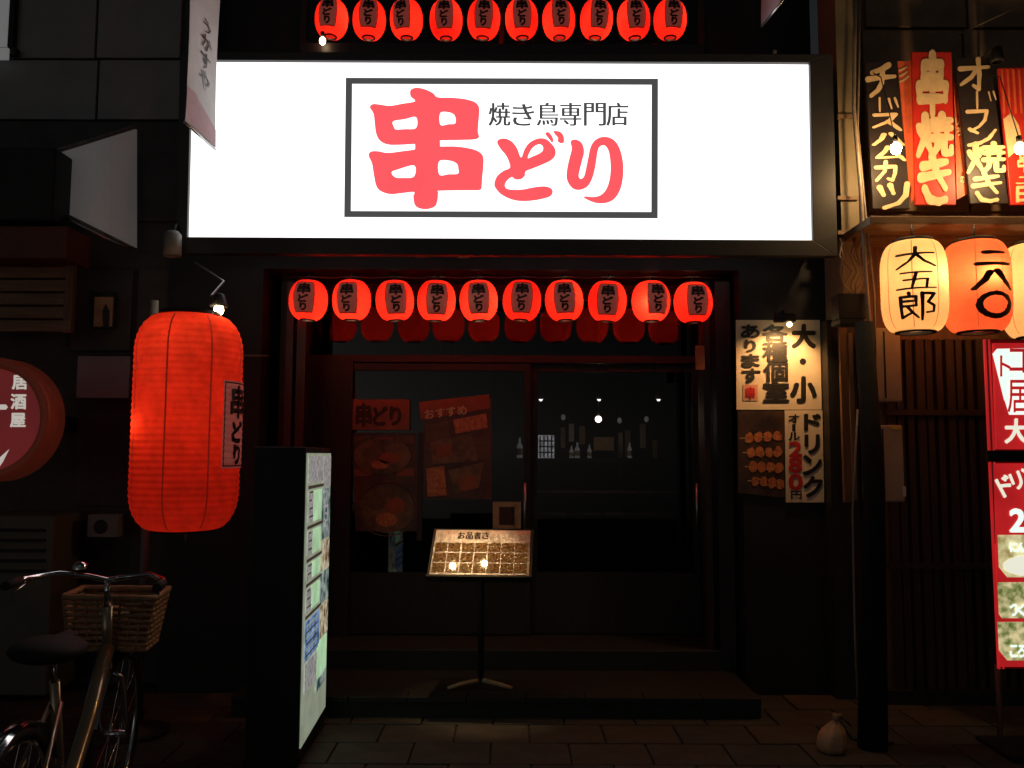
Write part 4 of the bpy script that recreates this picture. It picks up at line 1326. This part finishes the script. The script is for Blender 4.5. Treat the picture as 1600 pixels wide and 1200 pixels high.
lettering('lettering', [('2', 1578, 796, 1600, 830), ('8', 1606, 796, 1628, 830)], RY, M['rs_white'], rs, bold=2.0)
for i, (y0_, y1_, mm, cut) in enumerate(((836, 902, 'rs_photo', 10), (910, 966, 'rs_photo2', 4), (972, 1032, 'rs_photo2', 10))):
    quad(MB(), [(1559, y0_), (1660, y0_ - 1), (1662, y1_), (1560 + cut * 1.4, y1_), (1561, y1_ - cut * 1.6)], RY - .003, .002).build('dish_photo', M[mm], rs)
    lettering('lettering', [(('に', 'つ', 'こ')[i], 1578, (848, 944, 1008)[i], 1589, (862, 962, 1026)[i]), (('ん', 'く', 'ろ')[i], 1590, (848, 944, 1008)[i], 1601, (862, 962, 1026)[i])], RY - .004, M['rs_white'], rs, bold=.9)
ring = [at(1606 + 38 * math.cos(k * math.pi / 12), 884 + 16 * math.sin(k * math.pi / 12), RY - .0065) for k in range(24)]
MB().prism(ring, (0, .001, 0)).build('plate_print', M['rs_print'], rs)
for dx in (.05, .42):
    MB().tube([(xx0 + dx, RY + .1, 0), (xx0 + dx, RY + .1, zz0)], .014, 8).build('leg', M['brown_wood'], rs)
MB().box((xx0 + .02, RY - .06, 0), (xx0 + .5, RY + .28, .02)).build('base', M['black_paint'], rs)

# ================================================================== LEFT NEIGHBOUR
WY_ = 5.62
lbld = thing('neighbour_house', 'grey panelled neighbouring house front on the left', 'building', (at(120, 700, WY_).x, WY_, 0))
MB().box((-4.3, WY_ + .03, -.02), (at(285, 500, WY_).x, WY_ + .5, 5.6)).build('wall', M['dark_wall'], lbld)
for (a, b_, c_, d_) in ((-80, -60, 150, 90), (154, -60, 283, 90), (-80, 94, 150, 186), (154, 94, 283, 186), (-80, 190, 283, 345)):
    pbox(MB(), a, b_, c_, d_, WY_, .028).build('wall_panel', M['grey_wall'] if d_ < 340 else M['dark_wall'], lbld, .003)
wn = pbox(MB(), -60, -60, 14, 72, WY_ - .03, .028).build('window', mat('pale blind', (.6, .6, .6), .6, .08, 4, .05, emit=(.16, .16, .16), es=.7), lbld)
pbox(MB(), -60, 74, 24, 84, WY_ - .06, .055).build('sill', M['black_paint'], wn)
pbox(MB(), 15, -60, 23, 73, WY_ - .05, .045).build('frame', M['black_paint'], wn)
pbox(MB(), -60, 74.5, 12, 92, WY_ - .085, .02).build('lower_pane', mat('pale lower blind', (.6, .6, .6), .6, .08, 4, .05, emit=(.16, .16, .16), es=.7), wn)
for (a, b_, c_, d_) in ((112, 420, 205, 548), (118, 554, 205, 622), (118, 640, 283, 790), (-60, 800, 90, 1000), (200, 800, 283, 1000), (214, 420, 283, 548)):
    pbox(MB(), a, b_, c_, d_, WY_ - .01, .035).build('wall_panel', M['dark_wall'], lbld, .003)
# grey sign panel with roped edges, curved back at the right so that side falls into shade
gp = thing('grey_wing_panel', 'pale grey flared panel edged with dark twisted rope on the left house', 'panel', at(160, 385, 5.3))
gm = MB()
top = lambda x: 240 + (195 - 240) * (x - 88) / 145
bot = lambda x: 325 + (395 - 325) * (x - 88) / 140
cols = []
for i in range(13):
    x = 90 + 122 * i / 12
    dep = 5.3 + (max(0, i - 5) / 7) ** 2 * .27
    s_ = dep / 5.3
    pt_, pb_ = at(x, top(x), dep), at(x, bot(x), dep)
    cols.append((Vector((pt_.x, dep, pt_.z)), Vector((pb_.x, dep, pb_.z))))
vs = []
for a, b_ in cols:
    vs += [a, b_, a + Vector((0, .02, 0)), b_ + Vector((0, .02, 0))]
fs = []
for i in range(12):
    o = i * 4
    fs += [(o, o + 1, o + 5, o + 4), (o + 2, o + 6, o + 7, o + 3), (o, o + 4, o + 6, o + 2), (o + 1, o + 3, o + 7, o + 5)]
fs += [(0, 2, 3, 1), (48, 49, 51, 50)]
gm.add(vs, fs)
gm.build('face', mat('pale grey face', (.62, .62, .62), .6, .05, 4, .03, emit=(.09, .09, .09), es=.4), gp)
for side in (0, 1):
    rp = MB()
    for i in range(12):
        for j in range(3):
            pA, pB = cols[i][side], cols[i + 1][side]
            q = pA.lerp(pB, j / 3) + Vector((0, -.012, .014 if side == 0 else -.014))
            rp.ball(q, .012, 7, 5, (1.5, 1, .9))
    rp.build('rope_edge', M['rope'], gp)['kind'] = 'stuff'
rp = MB()
for j in range(9):
    q = cols[0][0].lerp(cols[0][1], (j + .5) / 9) + Vector((-.01, -.012, 0))
    rp.ball(q, .011, 7, 5, (.9, 1, 1.4))
rp.build('rope_edge', M['rope'], gp)['kind'] = 'stuff'
MB().tube([cols[0][1] + Vector((-.01, -.03, -.035)), cols[12][1] + Vector((0, -.03, -.035))], .012).build('lower_rod', M['metal'], gp)
# black box awning with a red brown fascia
aw = thing('black_awning', 'black box awning with dull red fascia at the left edge', 'awning', at(40, 400, 5.1))
pbox(MB(), -80, 230, 84, 344, 5.1, .22).build('box', M['black_paint'], aw, .01)
pbox(MB(), -80, 352, 104, 404, 5.16, .3).build('fascia', mat('dull red fascia', (.13, .04, .025), .6, .25, 6, .1), aw, .01)
sl_ = thing('slatted_shutter', 'brown wooden shutter of wide horizontal slats at the left edge', 'shutter', at(30, 515, 5.35))
for i in range(5):
    pbox(MB(), -70, 416 + i * 21, 110, 434 + i * 21, 5.35 - .004 * i, .03).build('slat', M['plank_wood'], sl_, .004)
pbox(MB(), 100, 414, 113, 520, 5.335, .04).build('post', M['brown_wood'], sl_)
wl = thing('wall_notice', 'small tan notice framed on the dark wall beside the wooden shutter', 'notice', at(161, 512, 5.55))
pbox(MB(), 144, 456, 179, 513, 5.56, .02).build('frame', M['black_wood'], wl, .003)
pbox(MB(), 147, 464, 176, 510, 5.552, .007).build('sheet', M['tan_paper'], wl)
quad(MB(), [(160, 486), (165, 474), (171, 486), (170, 510), (161, 510)], 5.548, .002).build('print_shape', M['ink'], wl)
gn = thing('grey_notice_board', 'blank dark grey board on the wall left of the big red lantern', 'board', at(160, 622, 5.5))
pbox(MB(), 120, 556, 202, 622, 5.5, .025).build('board', M['grey_wall'], gn, .004)
pbox(MB(), 118, 551, 204, 555, 5.49, .03).build('rail', M['black_paint'], gn)
mb_ = thing('wall_box', 'small grey box with dark round dial on the left wall', 'box', at(160, 840, 5.45))
pbox(MB(), 136, 804, 184, 840, 5.4, .1).build('case', M['grey_box'], mb_, .006)
qd = at(157, 823, 5.397)
MB().lathe([(.04, -.006), (.045, 0), (.045, .02)], qd, 18, True, axis='Y').build('dial', M['black_paint'], mb_)
ac = thing('utility_cabinet', 'grey green utility cabinet low on the wall at the left edge', 'cabinet', Vector((at(30, 1000, 5.2).x, 5.2, 0)))
MB().box((at(-60, 850, 5.2).x, 5.2, .03), (at(83, 850, 5.2).x, 5.55, at(40, 806, 5.2).z)).build('case', mat('grey green metal', (.11, .12, .09), .5, .15, 6, .06), ac, .012)
for i in range(5):
    pbox(MB(), -50, 826 + i * 16, 70, 831 + i * 16, 5.19, .012).build('louvre', M['black_paint'], ac)
# round red sign
RDY = 4.75
rdc = at(-18, 655, RDY)
rr_ = at(80, 655, RDY).x - rdc.x
rd = thing('round_red_sign', 'round dark red sign with white writing cut by the left edge', 'sign', rdc)
MB().lathe([(rr_ * .82, 0), (rr_ * .86, -.02), (rr_ * .97, -.02), (rr_, 0), (rr_, .15), (rr_ * .9, .16)], rdc, 48, axis='Y').build('rim', mat('brown rim', (.22, .05, .03), .4, .25, 8, .05, emit=(.05, .008, .004), es=.5), rd)
MB().lathe([(.001, .0), (rr_ * .83, 0)], rdc, 48, axis='Y').build('face', emis('dim red sign face', (.085, .008, .009), 1, .15, 3), rd)
M['dimwhite'] = emis('dim lit white print', (.50, .47, .42), .9)
lettering('lettering', [('居', 20, 587, 43, 608), ('酒', 18, 616, 41, 639), ('屋', 17, 646, 40, 667)], RDY, M['dimwhite'], rd, bold=.9)
quad(MB(), [(-70, 632), (9, 632), (12, 636), (9, 640), (-70, 640)], RDY - .004, .002).build('lettering', M['dimwhite'], rd)
quad(MB(), [(-12, 730), (-4, 718), (14, 702), (4, 722), (-6, 736)], RDY - .004, .002).build('lettering', M['dimwhite'], rd)
MB().box((rdc.x - .05, RDY + .16, rdc.z - .05), (rdc.x + .05, WY_, rdc.z + .05)).build('bracket', M['black_paint'], rd)
MB().tube([at(344, 555, 5.3), at(420, 556, 5.3)], .006, 6).build('conduit', M['cable'], rb)


# ------------------------------------------------------------------ cloth banners hung across the street
def banner(x_near, x_far, y_near, y_far, Yn, label, txt, pink_f, flip):
    A, B = at(x_near, y_near, Yn), None
    z_b = A.z
    # far edge: same height, further away
    d = CROT @ Vector((x_far - 800, 600 - y_far, -FPX))
    t = (z_b - CAMZ) / d.z
    B = Vector((d.x * t, d.y * t, z_b))
    t_ = thing('cloth_banner', label, 'banner', (A + B) / 2, 'hanging cloth banners')
    hgt = 1.35
    n = Vector((B.y - A.y, -(B.x - A.x), 0)).normalized()
    if flip:
        n = -n
    nu, nz = 8, 24
    def P(u, v, l=0):
        w_ = .008 * math.sin(v * 5 + u * 3)
        q = A.lerp(B, u) + Vector((0, 0, v * hgt)) + n * (w_ + l)
        return q
    vs = [P(i / nu, j / nz) for j in range(nz + 1) for i in range(nu + 1)]
    fs = [(j * (nu + 1) + i, j * (nu + 1) + i + 1, (j + 1) * (nu + 1) + i + 1, (j + 1) * (nu + 1) + i) for j in range(nz) for i in range(nu)]
    mb = MB().add(vs, fs, True)
    mb.add([Vector(v) - n * .003 for v in vs], fs, True)
    mb.build('cloth', M['white_cloth'], t_)
    # pink foot of the print
    pk = MB()
    m_ = 8
    pv_, pf_ = [], []
    for i in range(m_ + 1):
        u = i / m_
        for j in range(5):
            pv_.append(P(u, .004 + (pink_f(u) - .004) * j / 4, .003))
    for i in range(m_):
        for j in range(4):
            o = i * 5 + j
            pf_.append((o, o + 1, o + 6, o + 5))
    pk.add(pv_, pf_, True)
    pk.build('pink_print', M['pink_cloth'], t_)
    if txt:
        V, F = letters(txt, brushw=11)
        MB().add([P(x, 1 - y, .005 + l * .0003) for x, y, l in V], F).build('lettering', M['ink'], t_)
    MB().tube([A - Vector((0, 0, .004)), B - Vector((0, 0, .004))], .007).build('hem_rod', M['metal'], t_)
    MB().tube([A + Vector((0, 0, hgt)), B + Vector((0, 0, hgt)), B + Vector((0, .5, hgt))], .009).build('arm', M['black_paint'], t_)
    return t_


banner(288.5, 336, 190, 232, 4.25, 'white hanging cloth banner with pink foot left of the white sign',
       [('う', .42, .50, .78, .555), ('か', .40, .565, .78, .635), ('す', .38, .645, .76, .715), ('や', .36, .725, .74, .805)], lambda u: .155 - .075 * u if u > .3 else .145, False)
banner(1224, 1190, -2, 40, 4.6, 'small tip of a pale pink banner hanging above the right end of the sign', None, lambda u: .12 + .05 * u, True)


# ------------------------------------------------------------------ bicycles
def arc(c, r, a0, a1, n, x=0):
    return [Vector((x, c[0] + r * math.cos(a0 + (a1 - a0) * i / n), c[1] + r * math.sin(a0 + (a1 - a0) * i / n))) for i in range(n + 1)]


def make_bike(label):
    t = thing('bicycle', label, 'bicycle', (0, 0, 0))
    fr = MB()
    hd0, hd1 = Vector((0, .29, .90)), Vector((0, .36, .63))
    bb = Vector((0, -.06, .29))
    fr.tube([hd1 + Vector((0, -.03, .10)), Vector((0, .17, .50)), Vector((0, .03, .35)), bb], [.030, .029, .028, .026], 12)
    fr.tube([bb, Vector((0, -.22, .74))], .017, 10)
    fr.tube([hd0, hd1], .022, 10)
    for s in (-1, 1):
        fr.tube([bb + Vector((s * .02, 0, 0)), Vector((s * .06, -.52, .33))], .010)
        fr.tube([Vector((s * .015, -.19, .66)), Vector((s * .06, -.52, .33))], .009)
    fr.build('frame', M['frame_paint'], t)
    fk = MB()
    for s in (-1, 1):
        fk.tube([hd1 + Vector((0, 0, -.005)), Vector((s * .05, .385, .60)), Vector((s * .055, .46, .42)), Vector((s * .055, .53, .33))], .012)
    fk.build('fork', M['chrome'], t)
    for cy in (.53, -.52):
        w_ = MB()
        ring = arc((cy, .33), .325, 0, 2 * math.pi, 36)
        w_.tube(ring, .017, 8, False)
        wo = w_.build('wheel', M['rubber'], t)
        MB().tube(arc((cy, .33), .302, 0, 2 * math.pi, 36), .010, 6, False).build('rim', M['chrome'], wo)
        sp_ = MB()
        for i in range(18):
            a = 2 * math.pi * i / 18
            sp_.tube([Vector((.022 * (1 if i % 2 else -1), cy, .33)), Vector((0, cy + .3 * math.cos(a), .33 + .3 * math.sin(a)))], .0016, 4, False)
        sp_.build('spokes', M['chrome'], wo)
        MB().tube([(-.05, cy, .33), (.05, cy, .33)], .018).build('hub', M['chrome'], wo)
        fe = MB()
        a0, a1 = (R(20), R(160)) if cy > 0 else (R(25), R(195))
        n = 20
        vs, fs = [], []
        for i in range(n + 1):
            a = a0 + (a1 - a0) * i / n
            for j in range(5):
                th = (j - 2) * .5
                r_ = .345 + .018 * math.cos(th)
                vs.append((.030 * math.sin(th), cy + r_ * math.cos(a), .33 + r_ * math.sin(a)))
        for i in range(n):
            for j in range(4):
                o = i * 5 + j
                fs.append((o, o + 1, o + 6, o + 5))
        fe.add(vs, fs, True).build('mudguard', M['chrome'], t)
    hb = MB()
    hb.tube([(0, .285, .90), (0, .27, 1.00)], .013)
    for s in (-1, 1):
        hb.tube([Vector((0, .272, 1.0)), Vector((s * .08, .275, 1.015)), Vector((s * .17, .23, 1.03)), Vector((s * .245, .12, 1.025)), Vector((s * .255, .03, 1.02))], .011)
    hbo = hb.build('handlebar', M['chrome'], t)
    for s in (-1, 1):
        MB().tube([(s * .251, .08, 1.022), (s * .256, -.03, 1.018)], .017).build('grip', M['rubber'], hbo)
        MB().tube([(s * .225, .17, 1.03), (s * .245, .10, 1.0), (s * .25, .02, .99)], .005, 6).build('brake_lever', M['chrome'], hbo)
    MB().lathe([(.028, 0), (.027, .015), (.015, .026), (.002, .029)], (-.10, .25, 1.045), 14).build('bell', M['chrome'], hbo)
    se = MB()
    se.ball((0, -.30, .86), .1, 16, 8, (1.2, 1.25, .42))
    se.ball((0, -.17, .865), .06, 12, 8, (.6, 1.6, .4))
    se.build('saddle', M['rubber'], t)
    MB().tube([(0, -.22, .74), (0, -.255, .85)], .012).build('seat_post', M['chrome'], t)
    ck = MB()
    ck.lathe([(.001, -.004), (.085, -.004), (.085, .004), (.001, .004)], (.045, -.06, .29), 20, axis='X')
    ck.tube([(.05, -.06, .29), (.07, .06, .2)], .009)
    ck.tube([(-.05, -.06, .29), (-.07, -.18, .38)], .009)
    ck.build('crank', M['chrome'], t)
    for s, y, z in ((1, .06, .2), (-1, -.18, .38)):
        MB().box((s * .07, y - .03, z - .012), (s * .16, y + .03, z + .012)).build('pedal', M['rubber'], t)
    MB().tube([(.06, -.5, .33), (.16, -.62, .0)], .009).build('kickstand', M['chrome'], t)
    # wicker basket woven of rods
    bk_ = MB()
    x0, x1, y0, y1, zb_, zt_ = -.185, .165, .34, .58, .71, .92
    def rect(z, g_):
        return [Vector((x0 - g_ * 0 + (1 - g_) * .03, y0 + (1 - g_) * .02, z)), Vector((x1 - (1 - g_) * .03, y0 + (1 - g_) * .02, z)), Vector((x1 - (1 - g_) * .03, y1 - (1 - g_) * .02, z)), Vector((x0 + (1 - g_) * .03, y1 - (1 - g_) * .02, z))]
    for i in range(10):
        g_ = i / 9
        c_ = rect(zb_ + (zt_ - zb_) * g_, g_)
        pts = []
        for a, b_ in zip(c_, c_[1:] + c_[:1]):
            for j in range(8):
                q = a.lerp(b_, j / 8)
                o_ = Vector((0, 1, 0)) if abs((b_ - a).x) > abs((b_ - a).y) else Vector((1, 0, 0))
                pts.append(q + o_ * (.005 if (j + i) % 2 else -.005))
        pts.append(pts[0])
        bk_.tube(pts, .008 if i < 9 else .013, 6, False)
    cb_, ct_ = rect(zb_, 0), rect(zt_, 1)
    for k_ in range(4):
        for j in range(8):
            bk_.tube([cb_[k_].lerp(cb_[(k_ + 1) % 4], j / 8), ct_[k_].lerp(ct_[(k_ + 1) % 4], j / 8)], .005, 5, False)
    bk_.box((x0 + .03, y0 + .02, zb_ - .004), (x1 - .03, y1 - .02, zb_ + .004))
    bk_.build('basket', M['wicker'], t)
    MB().ball((0, .63, .66), .04, 12, 8, (1, .8, 1)).build('headlight', M['chrome'], t)
    return t


bk1 = make_bike('champagne step-through bicycle with wicker basket parked facing the wall')
bk1.location = (-1.585, 3.08, 0)
bk1.rotation_euler = (0, R(2), R(9))
pkg = thing('cloth_bundle', 'crumpled tan bundle lying in the bicycle basket', 'bag', (-1.66, 3.55, .72))
bmn = MB()
bmn.ball((-1.71, 3.55, .815), .09, 14, 10, (1.2, 1, .9))
bmn.v = [(x + .012 * math.sin(50 * z + 31 * y), y + .01 * math.sin(44 * x), z + .012 * math.sin(37 * x + 29 * y)) for x, y, z in bmn.v]
bmn.build('wrap', M['tan_paper'], pkg)
